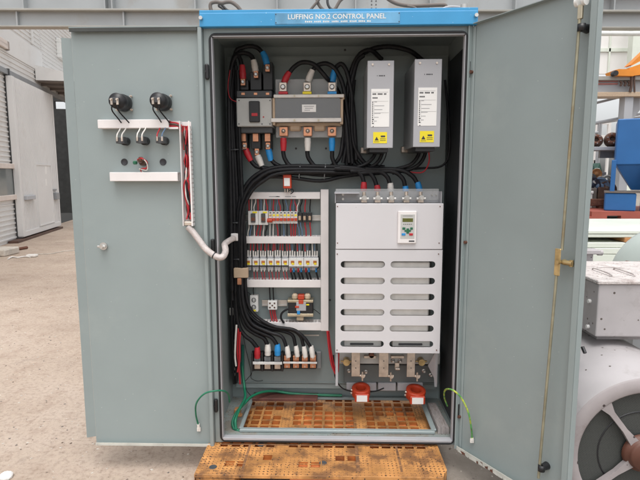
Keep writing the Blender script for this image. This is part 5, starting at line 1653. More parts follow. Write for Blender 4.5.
# ------------------------------------------------------------------ CABLE DUCTS on the plate
def duct(label, x0, y0, x1, y1, Yf=0.345, vertical=False):
    t_ = thing('cable_duct', label, 'cable duct', P((x0+x1)/2, y1, YP), 'white cable ducts')
    q = MB(); X0, X1, Z0, Z1 = pbox(q, x0, y0, x1, y1, Yf, Yf+0.006, 0.0015); q.build('cover', 'duct', t_)
    q = MB()
    q.box((X0, YP-0.003, Z0), (X1, YP-0.001, Z1))
    if not vertical:
        k = int((X1-X0)/0.018)
        for i_ in range(k):
            x = X0+i_*0.018
            q.box((x, Yf+0.0065, Z1-0.003), (x+0.011, YP-0.003, Z1-0.001)); q.box((x, Yf+0.0065, Z0+0.001), (x+0.011, YP-0.003, Z0+0.003))
        q.box((X0, Yf+0.0065, Z1-0.003), (X1, Yf+0.012, Z1-0.0005)); q.box((X0, Yf+0.0065, Z0+0.0005), (X1, Yf+0.012, Z0+0.003))
    else:
        k = int((Z1-Z0)/0.018)
        for i_ in range(k):
            z = Z0+i_*0.018
            q.box((X0+0.001, Yf+0.0065, z), (X0+0.003, YP-0.003, z+0.011)); q.box((X1-0.003, Yf+0.0065, z), (X1-0.001, YP-0.003, z+0.011))
    q.build('slotted_wall', 'duct', t_)
duct('topmost white horizontal duct, above the small breakers', 243.3, 192.2, 320, 199)
duct('white horizontal duct between small breakers and relay row', 245, 236.5, 320.5, 243.5)
duct('white horizontal duct just below the relay row', 246, 280, 320.7, 287.5)
duct('lowest white horizontal duct, above the terminal block', 251, 322.5, 321, 330.3)
duct('tall white vertical duct left of the white drive', 320.8, 189.5, 328.5, 331, 0.343, True)
q = MB()
for (a, b) in ((269, 279), (276, 280), (285, 291), (292, 296)):
    pbox(q, a, 196.2, b, 197, 0.3435, 0.3448, 0)
q.build('duct_marking', 'inkgrey', bpy.data.objects['cable_duct'])

# ------------------------------------------------------------------ ROW OF SMALL BREAKERS
def din_rail(label, x0, y0, x1, y1):
    q = MB(); X0, X1, Z0, Z1 = rect(x0, y0, x1, y1, 0.40)
    q.box((X0, 0.398, Z0), (X1, YP-0.001, Z0+0.006)); q.box((X0, 0.398, Z1-0.006), (X1, YP-0.001, Z1)); q.box((X0, 0.405, Z0+0.006), (X1, YP-0.001, Z1-0.006))
    q.build('din_rail', 'steel', label=label, cat='rail')
din_rail('steel mounting rail behind the small breakers', 246, 215, 321, 220.5)
din_rail('steel mounting rail behind the relay row', 246, 259.5, 319, 265)
din_rail('short steel rail behind the small beige socket', 262, 300, 287, 306)
for i, (a, b) in enumerate(((248, 258), (258.3, 268))):
    t_ = thing('miniature_breaker', ('left' if i == 0 else 'right')+' wide two-pole breaker with dark toggle at left end of row', 'breaker', P((a+b)/2, 225, YP), 'two-pole breakers')
    q = MB(); pbox(q, a, 211, b, 225, 0.345, 0.397, 0.002); q.build('body', 'white', t_)
    q = MB(); pbox(q, a+2.8, 213.5, b-2.8, 222.5, 0.335, 0.346, 0.002); q.build('toggle', 'darkgrey', t_)
    q = MB(); pbox(q, a+3, 217.5, b-3, 221, 0.3335, 0.336, 0.0008); q.build('toggle_mark', 'rust', t_)
    q = MB(); pbox(q, a+4.5, 211.5, b-1, 213.2, 0.3435, 0.3452, 0); q.build('label', 'yellow', t_)
a0, b0 = 268.6, 297.6
nb = 8
for i in range(nb):
    a = a0+(b0-a0)*i/nb
    b = a0+(b0-a0)*(i+1)/nb-0.25
    t_ = thing('miniature_breaker', 'slim white breaker with orange lever, '+nth(i)+' of eight', 'breaker', P((a+b)/2, 225, YP), 'single-pole breakers')
    q = MB(); pbox(q, a, 211.5, b, 223.6, 0.350, 0.397, 0.001); q.build('body', 'white', t_)
    q = MB(); pbox(q, a+0.3, 218.2, b-0.3, 221, 0.338, 0.351, 0.001); q.build('lever', 'orange_red', t_)
    q = MB(); pbox(q, a+0.4, 214.3, b-0.4, 216.2, 0.3488, 0.3503, 0); q.build('label', 'yellow' if i % 3 else 'gold', t_)
    q = MB(); pbox(q, a+0.8, 212.2, b-0.8, 213.4, 0.3488, 0.3503, 0); q.build('terminal_screw', 'ink', t_)
q = MB(); c = P(270, 220.5, 0.335); q.cyl((c.x-0.015, 0.338, c.z), (c.x+0.012, 0.338, c.z), 0.011, n=10); q.build('busbar_cap', 'orange_red', label='orange busbar end cap between wide and slim breakers', cat='cap')
for i, x in enumerate((299.8, 304.6, 309.8)):
    t_ = thing('rail_terminal', ('left', 'middle', 'right')[i]+' dark rail terminal with cream insert at right of breakers', 'terminal', P(x, 224, YP), 'rail terminals')
    q = MB(); pbox(q, x-2.2, 213, x+2.2, 222.3, 0.365, 0.397, 0.001); q.build('body', 'black', t_)
    q = MB(); pbox(q, x-1.4, 216, x+1.1, 220.3, 0.357, 0.366, 0.002); q.build('insert', 'tan', t_)

# wires above and below the small breakers
wcols = ['red', 'whitesl', 'whitesl', 'red', 'steelblue', 'whitesl', 'red', 'steelblue', 'red', 'steelblue', 'red', 'cable', 'steelblue', 'red', 'steelblue', 'red', 'whitesl', 'cable', 'red', 'cable']
nm_ = {'red': 'red', 'whitesl': 'white', 'steelblue': 'blue-grey', 'cable': 'black', 'bluesl': 'blue'}
rw = random.Random(11)
xs = [249, 251.5, 254.3, 258, 261, 264, 267, 270, 273.3, 276.8, 280, 283.5, 287, 290.5, 293.5, 296, 297.6, 300.5, 305, 310]
for i, x in enumerate(xs):
    cname = wcols[i]
    j = rw.uniform(-1, 1)
    wire('%s wire feeding the small breakers from above, %s' % (nm_[cname], nth(i)), cname, [(x+j*1.6, 198), (x+j*1.5, 202), (x-j*0.5, 207), (x, 212)], 0.0034, 0.37, 'wires above the small breakers')
for i, x in enumerate(xs):
    cname = wcols[(i*3+1) % len(wcols)] if i != 2 else 'whitesl'
    j = rw.uniform(-1.2, 1.2)
    y0 = 225 if i < 7 else 223
    wire('%s wire leaving the small breakers below, %s' % (nm_[cname], nth(i)), cname, [(x, y0-1), (x+j*0.1, y0+3), (x+j*1.2, y0+7), (x+j*1.5, 238)], 0.0034, 0.37, 'wires below the small breakers')
# ------------------------------------------------------------------ RELAY ROW
rx = [248, 255.6, 263, 270.4, 277.6, 285, 292.4, 299.8, 307.5, 314.8]
for i, x in enumerate(rx):
    t_ = thing('relay', 'small white relay with amber window, '+nth(i)+' of ten in the row', 'relay', P(x, 268, YP), 'relays in the row')
    wd = 3.3 if i < 6 else 3.7
    q = MB(); pbox(q, x-wd, 259 if i < 6 else 258.5, x+wd, 265.5 if i < 6 else 266.6, 0.345 if i < 6 else 0.335, 0.39, 0.0015); q.build('body', 'white', t_)
    q = MB(); pbox(q, x-1.6, 260.8, x+1.9, 263.6, 0.343 if i < 6 else 0.333, 0.3455 if i < 6 else 0.3355, 0.0005); w__ = q.build('window', 'amber', t_)
    q = MB(); pbox(q, x-0.8, 263.0, x+1.8, 264.8, 0.342 if i < 6 else 0.332, 0.3445 if i < 6 else 0.3345, 0.0004); q.build('flag', 'yellow', t_)
    q = MB(); pbox(q, x-wd+0.2, 255.5, x+wd-0.2, 258.6, 0.365, 0.397, 0.0015); pbox(q, x-wd+0.2, 266.8, x+wd-0.2, 270.3, 0.365, 0.397, 0.0015); build_split(q, 'socket', 'boxgrey', t_)
ki = 0
for i, x in enumerate(rx):
    nw = 3
    for k in range(nw):
        xx = x-2.3+2.3*k
        right = i >= 6
        cname = ('red', 'cable', 'red')[k] if not right else ('red', 'steelblue', 'cable')[k]
        if i == 9 and k == 0: cname = 'whitesl'
        j = rw.uniform(-0.8, 0.8)
        t_ = thing('control_wire', '%s wire with white ferrule entering the relay row from above, %s' % (nm_[cname], nth(ki)), 'wire', P(xx, 257, 0.37), 'wires above the relays')
        q = MB(); q.tube(xyY([(xx+j, 242.5), (xx+j*0.7, 246.5), (xx+j*0.2, 251), (xx, 253.5)], 0.365), 0.0030, n=6, sub=3); q.build('sheath', cname, t_)
        q = MB(); q.tube(xyY([(xx, 250.0+rw.uniform(0, 1.5)), (xx, 256.5)], 0.365), 0.0042, n=6, spline=False); q.build('ferrule', 'whitesl', t_)
        ki += 1
ki = 0
for i, x in enumerate(rx):
    if i in (0,): continue
    for k in range(2):
        xx = x-1.6+3*k
        right = i >= 6
        if i == 9 and k == 0: continue
        cname = 'red' if not right else 'cable'
        j = rw.uniform(-0.5, 2.0) if not right else 2.5
        t_ = thing('control_wire', '%s wire leaving the relay row below, %s' % (nm_[cname], nth(ki)), 'wire', P(xx+j, 281, 0.37), 'wires below the relays')
        q = MB(); q.tube(xyY([(xx, 270), (xx+j*0.1, 273), (xx+j*0.6, 277), (xx+j, 282)], 0.365), 0.0022 if not right else 0.0052, n=6, sub=3); q.build('sheath', cname, t_)
        q = MB(); q.tube(xyY([(xx, 268), (xx, 272 if right else 271.5)], 0.365), 0.0034 if not right else 0.0056, n=6, spline=False); q.build('ferrule', ('whitesl' if not right else ('red', 'bluesl')[k]), t_)
        ki += 1
wire('thin black wire looping at the right end of relay row', 'cable', [(318.3, 256), (320, 262), (318.5, 267), (316.5, 270)], 0.0022, 0.36)

# ------------------------------------------------------------------ SMALL SOCKETS AND TRANSFORMER
so = thing('power_socket', 'white upright double socket with small yellow sticker', 'socket', P(254, 313, YP))
q = MB(); pbox(q, 249.8, 295.5, 258, 312, 0.37, YP-0.001, 0.003); q.build('body', 'white', so)
q = MB()
for y in (300, 307):
    c = P(253.8, y, 0.37)
    q.lathe((c.x, 0.369, c.z), (0, -1, 0), [(0.009, 0), (0.011, 0.0015), (0.013, 0.0)], n=14)
    q.box((c.x-0.006, 0.3675, c.z-0.003), (c.x-0.003, 0.3705, c.z+0.003)); q.box((c.x+0.003, 0.3675, c.z-0.003), (c.x+0.006, 0.3705, c.z+0.003))
build_split(q, 'outlet', 'ink', so)
q = MB(); pbox(q, 252, 309.8, 256, 311.4, 0.3685, 0.3705, 0); q.build('sticker', 'yellow', so)
wire('thin black wire feeding the upright white socket', 'cable', [(253.5, 287), (253.3, 291), (253.8, 296)], 0.0026, 0.385)
wire('thin black wire leading left from the upright white socket', 'cable', [(252, 296), (249, 293), (246, 291.5)], 0.0018, 0.385)
rlb = thing('terminal_socket', 'small square beige terminal socket on the short rail', 'socket', P(272, 310, YP))
q = MB(); pbox(q, 267.8, 301, 277, 309.8, 0.36, 0.397, 0.002); q.build('body', 'white', rlb)
q = MB()
for dx, dy in ((-2.4, -2), (2.2, -2), (-2.4, 2.2), (2.2, 2.2), (0, 0.2)):
    pbox(q, 272.3+dx-0.8, 305.4+dy-0.8, 272.3+dx+0.8, 305.4+dy+0.8, 0.3585, 0.361, 0.0004)
build_split(q, 'terminal_hole', 'brownsteel', rlb)
for i, x in enumerate((269.5, 273)):
    wire(('left' if i == 0 else 'right')+' black wire dropping from the duct into the beige terminal socket', 'cable', [(x, 287), (x+0.3, 293), (x+0.8, 301.5)], 0.0036, 0.38)
for i, x in enumerate((270, 272.5, 274.5)):
    wire(('left', 'middle', 'right')[i]+' red wire below the beige terminal socket', 'red', [(x, 309), (x+0.6, 314), (x+1.8, 319), (x+3, 323)], 0.0040, 0.375)
tr = thing('transformer', 'small control transformer with black coil and brass brackets', 'transformer', P(301, 321, YP))
q = MB(); pbox(q, 288.2, 302, 313, 314.5, 0.335, 0.40, 0.003); q.build('core', 'black', tr)
q = MB(); pbox(q, 287.5, 300.2, 313.2, 302.6, 0.332, 0.40, 0.001); pbox(q, 287.5, 313.8, 313.3, 316.6, 0.332, 0.40, 0.001); build_split(q, 'clamp_plate', 'zinc', tr)
q = MB()
pbox(q, 291.8, 294.3, 297.6, 299.9, 0.345, 0.385, 0.008); pbox(q, 304.4, 294.3, 310.4, 299.9, 0.345, 0.385, 0.008)
pbox(q, 296.5, 316.7, 303.5, 320.8, 0.345, 0.39, 0.004); build_split(q, 'coil_tape', 'creamtape', tr)
q = MB(); pbox(q, 296.2, 302.3, 306, 310.8, 0.328, 0.336, 0.001); q.build('terminal_strip', 'boxgrey', tr)
q = MB(); pbox(q, 297.8, 295.2, 304.2, 299.8, 0.337, 0.38, 0.003); pbox(q, 298.6, 300.2, 303.4, 304, 0.326, 0.331, 0.001); pbox(q, 295, 306, 299, 308, 0.325, 0.33, 0.001); build_split(q, 'coil', 'orange_red', tr)
q = MB(); pbox(q, 305.8, 304, 309.2, 305.4, 0.3335, 0.3352, 0); q.build('rating_sticker', 'yellow', tr)
q = MB(); pbox(q, 297, 311, 300, 314.5, 0.326, 0.334, 0.001); q.build('terminal_clip', 'bluesl', tr)
wire('thick black lead curving from transformer down to duct', 'cable', [(294, 308), (287, 309.5), (282, 313), (281, 318), (284, 323)], 0.0060, 0.34)
wire('thin black wire sticking out at right of transformer', 'cable', [(313.5, 309), (317, 311.5), (320, 314)], 0.0020, 0.37)

# ------------------------------------------------------------------ TERMINAL BLOCK at the bottom
tbk = thing('terminal_block', 'black seven-way power terminal block with pale bars, bottom left of the plate', 'terminal block', P(285, 373, YP))
q = MB(); pbox(q, 252, 354, 282, 371, 0.36, YP-0.002, 0.002); pbox(q, 282.5, 354, 316, 369, 0.365, YP-0.002, 0.002); q.build('base', 'black', tbk)
q = MB()
for x in (252.3, 262.2, 272.2, 282.2):
    pbox(q, x-0.9, 353, x+0.9, 371.5, 0.32, 0.36, 0.001)
for x in (291.3, 300.3, 308.8, 316.5):
    pbox(q, x-0.5, 355, x+0.5, 368.5, 0.335, 0.365, 0.001)
build_split(q, 'barrier', 'black', tbk)
q = MB()
for x in (257.3, 267.5, 277.5):
    pbox(q, x-3.2, 357, x+3.2, 362, 0.33, 0.36, 0.001, 0); pbox(q, x-3, 364.5, x+3, 369, 0.33, 0.36, 0.001, 1)
for x in (287, 296, 304.8, 313):
    pbox(q, x-3, 356, x+3, 368, 0.338, 0.365, 0.001, 2)
    for y in (358.2, 366.4):
        c = P(x, y, 0.338)
        q.cyl((c.x, 0.333, c.z), (c.x, 0.339, c.z), 0.005, n=8, m=1)
build_split(q, 'terminal', ['midgrey', 'tin', 'copper'], tbk)
q = MB(); pbox(q, 252.8, 362, 282, 364.6, 0.312, 0.318, 0.001); pbox(q, 283, 362, 317, 363.8, 0.322, 0.328, 0.001); build_split(q, 'cover_strip', 'white', tbk)
q = MB(); pbox(q, 316.5, 352, 321, 368.5, 0.385, YP-0.002, 0.002); q.build('end_plate', 'midgrey', tbk)
q = MB(); X0, X1, Z0, Z1 = rect(303, 334.5, 319, 335.8, 0.405); q.box((X0, 0.402, Z0), (X1, YP-0.001, Z1)); q.build('earth_bar', 'steel', label='thin bright bar fixed above the terminal block', cat='bar')

# ------------------------------------------------------------------ LEFT WALL BITS
lb_ = thing('junction_block', 'cream connector block strapped to the left vertical cable bundle', 'connector', P(240, 278, 0.28))
q = MB(); pbox(q, 233.5, 268.3, 248, 278, 0.27, 0.295, 0.003); q.build('body', 'tan', lb_)
q = MB(); pbox(q, 237, 278.3, 241.5, 285, 0.272, 0.29, 0.003); q.build('plug', 'copper', lb_)
for k, (pts, cn, lab) in enumerate((
    ([(232.5, 270), (231.5, 300), (232.5, 340), (234, 384)], 'cable', 'thick black wire low on the inner left wall'),
    ([(235, 285), (234.5, 310), (235.5, 350), (236.5, 383)], 'cable', 'second black wire low on the inner left wall'),
    ([(238.5, 328), (238, 338), (237.5, 352), (239, 368), (240, 384)], 'red', 'red wire low on the inner left wall'),
    ([(240.2, 332), (239.5, 345), (239.5, 360), (237.5, 372)], 'red', 'second red wire low on the inner left wall'),
    ([(236.5, 325), (235.5, 340), (235, 356), (236, 366)], 'whitesl', 'white wire low on the inner left wall'),
    ([(242.8, 345), (242.8, 376)], 'pvcgreen', 'dark green straight wire beside the terminal block'),
    ([(243, 335), (246.5, 352), (251, 372), (248, 378), (243.5, 383)], 'cable', 'thin black wire looping below terminal block'),
    ([(252, 372), (251, 378), (257, 381), (263, 380.5)], 'cable', 'thin black wire curling along plate bottom'),
    ([(245, 383), (247, 391), (252, 397), (254, 402)], 'cable', 'thin black wire curling down to the cabinet floor'))):
    wire(lab, cn, pts, 0.0065 if k < 2 else (0.0055 if k < 5 else (0.008 if k == 5 else 0.0018)), 0.33-0.008*k if k < 5 else 0.385)
tbs = thing('terminal_strip', 'black upright terminal strip with tiny white labels on the left wall', 'terminal strip', P(234, 385, 0.33))
q = MB(); pbox(q, 231.5, 285, 235.5, 384, 0.345, 0.40, 0.002); q.build('body', 'black', tbs)
q = MB()
for k in range(16):
    if k % 3 != 1:
        pbox(q, 234, 289+5.6*k, 235.6, 291+5.6*k+0.8, 0.3435, 0.346, 0)
build_split(q, 'label', 'whitesl', tbs)
q = MB(); pbox(q, 229.5, 308, 233.5, 315.5, 0.33, 0.35, 0.003); build_split(q, 'clip', 'steel', tbs)
for i, (pts, lab) in enumerate((([(328.5, 331), (330, 345), (333, 362), (336, 372)], 'left red wire hanging from foot of vertical duct'), ([(327.3, 331), (329, 348), (331.5, 364), (335.5, 374)], 'outer red wire hanging from foot of vertical duct'),
                               ([(338.5, 353), (338.3, 362), (337.8, 372)], 'red wire hanging beside the drive side bracket'), ([(336.3, 353), (337, 364), (337, 374)], 'second red wire hanging beside the drive side bracket'))):
    wire(lab, 'red', pts, 0.0055, 0.30-0.01*i, 'red wires at drive foot')
q = MB(); c = P(337, 380, 0.28); q.cyl(P(337, 374, 0.28), P(337, 384, 0.28), 0.006, n=10); q.build('ferrule', 'steel', label='bright metal ferrule where the red wires meet below drive', cat='ferrule')

# ------------------------------------------------------------------ LEFT DOOR EQUIPMENT
def meter(px, py, label):
    c = P(px, py, -0.002)
    t_ = thing('panel_meter', label, 'meter', (c.x, -0.05, c.z-0.035), 'panel meters on left door')
    q = MB(); q.lathe((c.x, -0.003, c.z), (0, -1, 0), [(0.036, 0), (0.038, 0.004), (0.038, 0.03), (0.035, 0.036), (0.035, 0.045), (0.034, 0.088), (0.0, 0.090)], n=40); q.build('case', 'black', t_)
    q = MB(); q.box((c.x-0.018, -0.106, c.z-0.012), (c.x+0.018, -0.093, c.z+0.012), 0.002); q.build('terminal_base', 'darkgrey', t_)
    for s in (-1, 1):
        q = MB(); q.box((c.x+s*0.013-0.005, -0.112, c.z-0.020), (c.x+s*0.013+0.005, -0.1065, c.z+0.008), 0.001); q.cyl((c.x+s*0.013, -0.12, c.z+0.002), (c.x+s*0.013, -0.112, c.z+0.002), 0.0042, n=8); build_split(q, 'terminal', 'tin', t_)
    for dx, dz in ((0.036, 0.030), (0.036, -0.030), (-0.03, 0.03), (-0.03, -0.03)):
        q = MB(); q.cyl((c.x+dx, -0.026, c.z+dz), (c.x+dx, -0.002, c.z+dz), 0.003, n=8); q.cyl((c.x+dx, -0.016, c.z+dz), (c.x+dx, -0.010, c.z+dz), 0.0058, n=6); q.build('stud', 'tin', t_)
    return c
m1 = meter(124.5, 103.5, 'round black panel meter on left door, left of the two')
m2 = meter(164.0, 103.0, 'round black panel meter on left door, right of the two with red wire')
for m_, nm2, c1, c2 in ((m1, 'left', 'cable', 'cable'), (m2, 'right', 'red', 'cable')):
    for s, cn in ((-1, c1), (1, c2)):
        q = MB(); q.tube([(m_.x+s*0.013, -0.109, m_.z-0.02), (m_.x+s*0.014, -0.105, m_.z-0.045), (m_.x+s*0.016+0.012, -0.07, m_.z-0.075), (m_.x+s*0.018+0.016, -0.04, m_.z-0.092)], 0.0030, n=7)
        q.build('wire', 'cable', label='%s black wire from the %s panel meter into the door duct' % ('left' if s < 0 else 'right', nm2), cat='wire', group='meter wires')
def door_duct(label, x0, y0, x1, y1, dep=0.045, open_=None):
    t_ = thing('cable_duct', label, 'cable duct', P((x0+x1)/2, y1, -0.002), 'white ducts on left door')
    q = MB(); X0, X1, Z0, Z1 = pbox(q, x0, y0, x1, y1, -dep, -dep+0.008, 0.002); q.build('cover', 'duct', t_)
    q = MB(); q.box((X0+0.001, -dep+0.0085, Z1-0.003), (X1, -0.0022, Z1-0.0005)); q.box((X0+0.001, -dep+0.0085, Z0+0.0005), (X1, -0.0022, Z0+0.003)); q.box((X0, -0.005, Z0+0.003), (X1, -0.0022, Z1-0.003)); q.build('trough', 'duct', t_)
    return X0, X1, Z0, Z1
door_duct('upper white horizontal duct under the meters on left door', 97.5, 119.5, 168.5, 128.2)
X0, X1, Z0, Z1 = rect(168.5, 120.5, 178, 129, -0.03)
q = MB(); q.box((X0, -0.034, Z0), (X1, -0.0022, Z0+0.003)); q.box((X0, -0.005, Z0), (X1, -0.0022, Z1)); q.box((X0, -0.036, Z0), (X1+0.002, -0.034, Z0+0.008)); q.build('cable_duct', 'duct', label='open end of the upper door duct showing wires', cat='cable duct', group='white ducts on left door')
door_duct('lower white horizontal duct on left door', 109.5, 172.2, 177.5, 181.2)
for k, (dy, cn) in enumerate(((122.5, 'red'), (124.5, 'brownsteel'), (126.3, 'red'))):
    wire(('top', 'middle', 'bottom')[k]+' wire bending out of the upper door duct', cn, [(167, dy), (173, dy), (178, dy+1), (182, dy+4), (183.5, dy+12), (184+k*0.6, 150)], 0.004, -0.022, 'wires in the door duct')
# vertical door trunking, open front with wires
X0, X1, Z0, Z1 = rect(179.2, 121, 189, 226, -0.04)
t_ = thing('vertical_trunking', 'tall open white trunking full of red wires on left door', 'cable duct', ((X0+X1)/2, -0.02, Z0))
xa, xb = P(179, 122, -0.04).x, P(189.5, 122, -0.04).x
xa2, xb2 = P(183.0, 226, -0.04).x, P(193, 226, -0.04).x
q = MB()
xa, xb = (xa+xa2)/2, (xb+xb2)/2
q.box((xa, -0.042, Z0), (xa+0.004, -0.0022, Z1), 0.001)
q.box((xa+0.004, -0.005, Z0), (xb-0.003, -0.0022, Z1))
n_ = int((Z1-Z0)/0.02)
for k in range(n_):
    q.box((xb-0.003, -0.042, Z0+k*0.02), (xb, -0.005, Z0+k*0.02+0.013))
q.box((xb-0.006, -0.044, Z0), (xb+0.001, -0.042, Z1))
q.build('trough', 'duct', t_)
q = MB(); q.box((xa+0.005, -0.04, Z0+0.002), (xb-0.004, -0.006, Z0+0.02), 0.003); q.build('clamp', 'tin', t_)
xc_ = (xa+xb)/2
for k in range(9):
    cn = ('red', 'brownsteel', 'red', 'cable', 'red', 'whitesl', 'red', 'cable', 'red')[k]
    rr = random.Random(k+40)
    pts = []
    for s in range(9):
        z = Z1-0.02-(Z1-Z0-0.05)*s/8
        pts.append((xc_+rr.uniform(-0.010, 0.009)+(k-4)*0.0012, -0.012-rr.uniform(0, 0.022), z))
    MB().tube(pts, 0.0036, n=6, sub=4).build('wire', cn, label='%s wire lying in the open vertical trunking, %s' % ({'brownsteel': 'brown'}.get(cn, nm_.get(cn)), nth(k)), cat='wire', group='wires in the door trunking')
# push-button blocks
for i, (px, py) in enumerate(((126.5, 141.5), (146, 141.2), (165.3, 141.2))):
    c = P(px, py, -0.002)
    t_ = thing('switch_block', ('left', 'middle', 'right')[i]+' black switch block under the upper duct on left door', 'switch', (c.x, -0.03, c.z-0.02), 'switch blocks on left door')
    q = MB(); q.cyl((c.x, -0.03, c.z), (c.x, -0.002, c.z), 0.019, n=24); q.build('collar', 'black', t_)
    q = MB(); q.box((c.x-0.019, -0.075, c.z-0.013), (c.x+0.017, -0.030, c.z+0.014), 0.002); q.build('contact_block', 'darkgrey', t_)
    for s in (-1, 1):
        q = MB(); q.box((c.x+s*0.011-0.004, -0.081, c.z-0.004), (c.x+s*0.011+0.004, -0.0755, c.z+0.015), 0.001); build_split(q, 'terminal', 'tin', t_)
        cn = ('whitesl', 'whitesl', 'red' if s < 0 else 'steelblue')[i]
        q = MB(); q.tube([(c.x+s*0.011, -0.079, c.z+0.008), (c.x+s*0.011, -0.074, c.z+0.026), (c.x+s*0.012+0.003, -0.055, c.z+0.044), (c.x+s*0.013+0.005, -0.036, c.z+0.062)], 0.0030, n=6)
        q.build('wire', cn, label='%s wire on the %s side of the %s switch block' % (nm_[cn], 'left' if s < 0 else 'right', ('left', 'middle', 'right')[i]), cat='wire', group='switch block wires')
# lamp holder with loose red and green wires
c = P(144.5, 162.5, -0.002)
t_ = thing('indicator_holder', 'small lamp holder with tangled red and green wires on left door', 'lamp holder', (c.x, -0.03, c.z-0.03))
q = MB(); q.cyl((c.x, -0.034, c.z), (c.x, -0.002, c.z), 0.015, n=16); q.cyl((c.x-0.002, -0.055, c.z+0.008), (c.x-0.002, -0.034, c.z+0.006), 0.012, n=12); q.build('body', 'brownsteel', t_)
q = MB(); q.box((c.x-0.034, -0.058, c.z-0.010), (c.x-0.018, -0.036, c.z+0.006), 0.004); q.build('terminal_sleeve', 'keygreen', t_)
q = MB(); q.box((c.x-0.006, -0.062, c.z+0.004), (c.x+0.012, -0.045, c.z+0.024), 0.004); q.build('terminal_sleeve', 'rust', t_)
for k in range(4):
    q = MB()
    q.tube([(c.x-0.012+0.007*k, -0.055, c.z+0.012), (c.x+0.012+0.004*k, -0.064, c.z+0.018-0.003*k), (c.x+0.032, -0.055, c.z-0.004*k), (c.x+0.024, -0.045, c.z-0.024-0.004*k), (c.x-0.002-0.003*k, -0.04, c.z-0.030), (c.x-0.006+0.006*k, -0.025, c.z-0.055)], 0.0024, n=6)
    q.build('lead', ('red', 'red', 'brownsteel', 'whitesl')[k], t_)

# wrapped cable from door into the cabinet
pts = [P(188, 227, -0.03), P(193, 232, -0.035), P(199, 240, -0.045), P(205, 248, -0.06), P(212, 254, -0.075), P(219, 257.5, -0.08), P(223.5, 256, -0.07), P(225.5, 251, -0.03), P(225, 247, 0.02), P(224.5, 244.5, 0.07), P(227, 242, 0.14), P(231, 239.5, 0.22), P(234.5, 238, 0.30)]
wc = thing('wrapped_cable', 'thick pinkish-white spiral-wrapped cable bridging left door and cabinet', 'cable', pts[3])
q = MB()
sp = smooth_path(pts, 8)
q.tube(sp, 0.0135, n=12, spline=False)
for k in range(0, len(sp)-1, 1):
    a_, b_ = sp[k], sp[k+1]
    q.cyl(a_, a_+(b_-a_)*0.45, 0.0149, n=12)
q.build('sleeve', 'conduit', wc)
q = MB()
for k in (34,):
    a_, b_ = sp[k], sp[k+1]
    q.cyl(a_, a_+(b_-a_)*0.8, 0.0165, n=12)
q.build('cable_tie', 'black', wc)
q = MB(); c = P(235, 237, 0.30); q.box((c.x-0.02, 0.285, c.z-0.02), (c.x+0.02, 0.31, c.z+0.02), 0.004); build_split(q, 'clip', 'duct', wc)

# ------------------------------------------------------------------ EARTH CABLES
def earth(label, matn, pts, r, tip=None, name='earth_cable'):
    t_ = thing(name, label, 'cable', pts[0], 'earth cables')
    MB().tube(pts, r, n=8, sub=8).build('sheath', matn, t_)
    if tip:
        q = MB(); q.cyl(tip[0], tip[1], 0.007, n=10); d_ = (tip[1]-tip[0]).normalized(); q.box(tip[1]-Vector((0.009, 0.004, 0.012)), tip[1]+Vector((0.009, 0.004, 0.009)), 0.002); q.build('lug', 'whitesl', t_)
earth('green earth cable arching from left door over the frame edge', 'green', [P(198.3, 425, -0.012), P(195.8, 414, -0.03), P(196.5, 403, -0.06), P(204, 394, -0.08), P(214, 391, -0.08), P(224, 391, -0.05), P(228.5, 395, 0.0), P(229.5, 402, 0.04)], 0.0042, (P(198.3, 424, -0.012), P(198.8, 429, -0.010)))
earth('thick green earth cable looping low beside the floor opening', 'green', [P(240, 431, 0.06), P(234, 428, 0.07), P(232.8, 421, 0.1), P(237, 412, 0.15), P(244, 404, 0.22), P(251, 397, 0.29), P(262, 392.2, 0.36), P(275, 391.2, 0.41), P(292, 393.5, 0.42), P(320, 395, 0.42), P(342, 395.5, 0.42)], 0.0075)
earth('green earth cable rising up the inner left corner of the cabinet', 'green', [P(236, 429, 0.06), P(235.5, 420, 0.08), P(240, 408, 0.16), P(245, 398, 0.26), P(244.5, 388, 0.33), P(243, 376, 0.37), P(242, 362, 0.39)], 0.0075)
pd = [RX @ Vector(v) for v in ((0.115, 0.012, 0.035),)]
s_, z_ = PD(472, 438, 0.012)
tip0 = RX @ Vector((s_, 0.012, z_))
s2_, z2_ = PD(471.5, 430, 0.02)
s3_, z3_ = PD(468.5, 413, 0.05)
earth('green and yellow earth cable arching from right door into cabinet', 'greenyellow', [tip0, RX @ Vector((s2_, 0.02, z2_)), RX @ Vector((s3_, 0.05, z3_)), P(462, 399, -0.10), P(455, 391.5, -0.10), P(448.5, 389, -0.05), P(444.7, 391, 0.02), P(444.5, 398, 0.08), P(447.5, 406, 0.10)], 0.0042, (tip0, tip0+Vector((0, 0, -0.012))))

# floor litter inside cabinet
q = MB(); c = PZ(232, 408, 0.05); q.box((0.05, 0.24, 0.031), (0.085, 0.275, 0.055), 0.004); q.box((0.06, 0.20, 0.031), (0.10, 0.225, 0.045), 0.004); q.build('cable_clamp', 'timber', label='small brown clamp lying on the cabinet floor at left', cat='clamp')

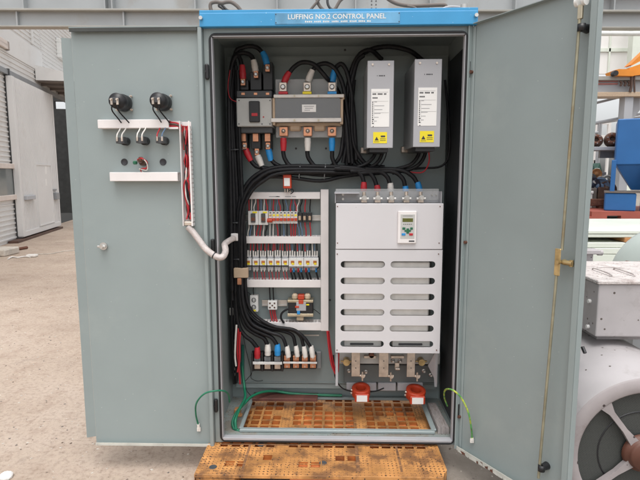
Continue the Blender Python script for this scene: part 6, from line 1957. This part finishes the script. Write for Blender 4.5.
# ------------------------------------------------------------------ CABLES ON TOP OF THE CABINET
ztop = 2.036
def topcable(label, px, Y, r, matn='rubber'):
    MB().tube([P(a, b, Y) for a, b in px], r, n=8, sub=8).build('loose_cable', matn, label=label, cat='cable', group='cables on cabinet roof')
topcable('grey-brown cable looping over the left end of cabinet roof', [(213, 15), (210.5, 8), (211, 3.5), (216, 2), (222, 3), (227, 2), (232, 2.5), (238, 7), (243, 14)], 0.10, 0.0085, 'soffit')
topcable('thinner dark cable curled inside the roof loop', [(223, 14), (223, 9), (219, 6), (221, 4), (227, 10), (236, 14)], 0.13, 0.006, 'darkgrey')
topcable('brown cable rising from middle of the roof at left', [(308, 14), (312, 8), (317, 2), (321, -4), (322, -10)], 0.12, 0.0065, 'soffit')
topcable('brown cable looping down to the middle of roof', [(316, -8), (318, 3), (323, 9.5), (330, 12), (335, 9), (340, 1), (346, -4), (352, -10)], 0.13, 0.0075, 'soffit')
topcable('dark cable hanging in small loop above the middle of roof', [(328, -10), (327.5, 2), (330, 8), (334, 9.5), (337, 6), (340, 0), (346, -6)], 0.16, 0.006, 'darkgrey')
topcable('long brown frayed cable lying along right half of roof', [(384, -4), (392, 1.5), (400, 4.5), (412, 6), (430, 5.3), (444, 5), (446, 7)], 0.14, 0.0085, 'soffit')
topcable('short dark cable branching towards the roof right of middle', [(407, 6), (414, 7.5), (419, 11), (423, 14)], 0.13, 0.006, 'soffit')
topcable('pale grey cable arching at the right end of cabinet roof', [(441, 12), (444, 8.5), (451, 7), (459, 7.5), (463, 9), (466, 12)], 0.10, 0.007, 'boxgrey')
q = MB(); c = P(463, 8, 0.09)
q.cyl((c.x-0.012, 0.08, c.z), (c.x+0.012, 0.08, c.z), 0.012, n=12); q.cyl((c.x, 0.075, c.z-0.012), (c.x, 0.075, c.z+0.01), 0.014, n=12); q.cyl((c.x+0.008, 0.09, ztop-0.004), (c.x+0.008, 0.09, c.z), 0.008, n=10); q.build('eye_bolt', 'steel', label='bright metal eye bolt at right end of cabinet roof', cat='bolt')
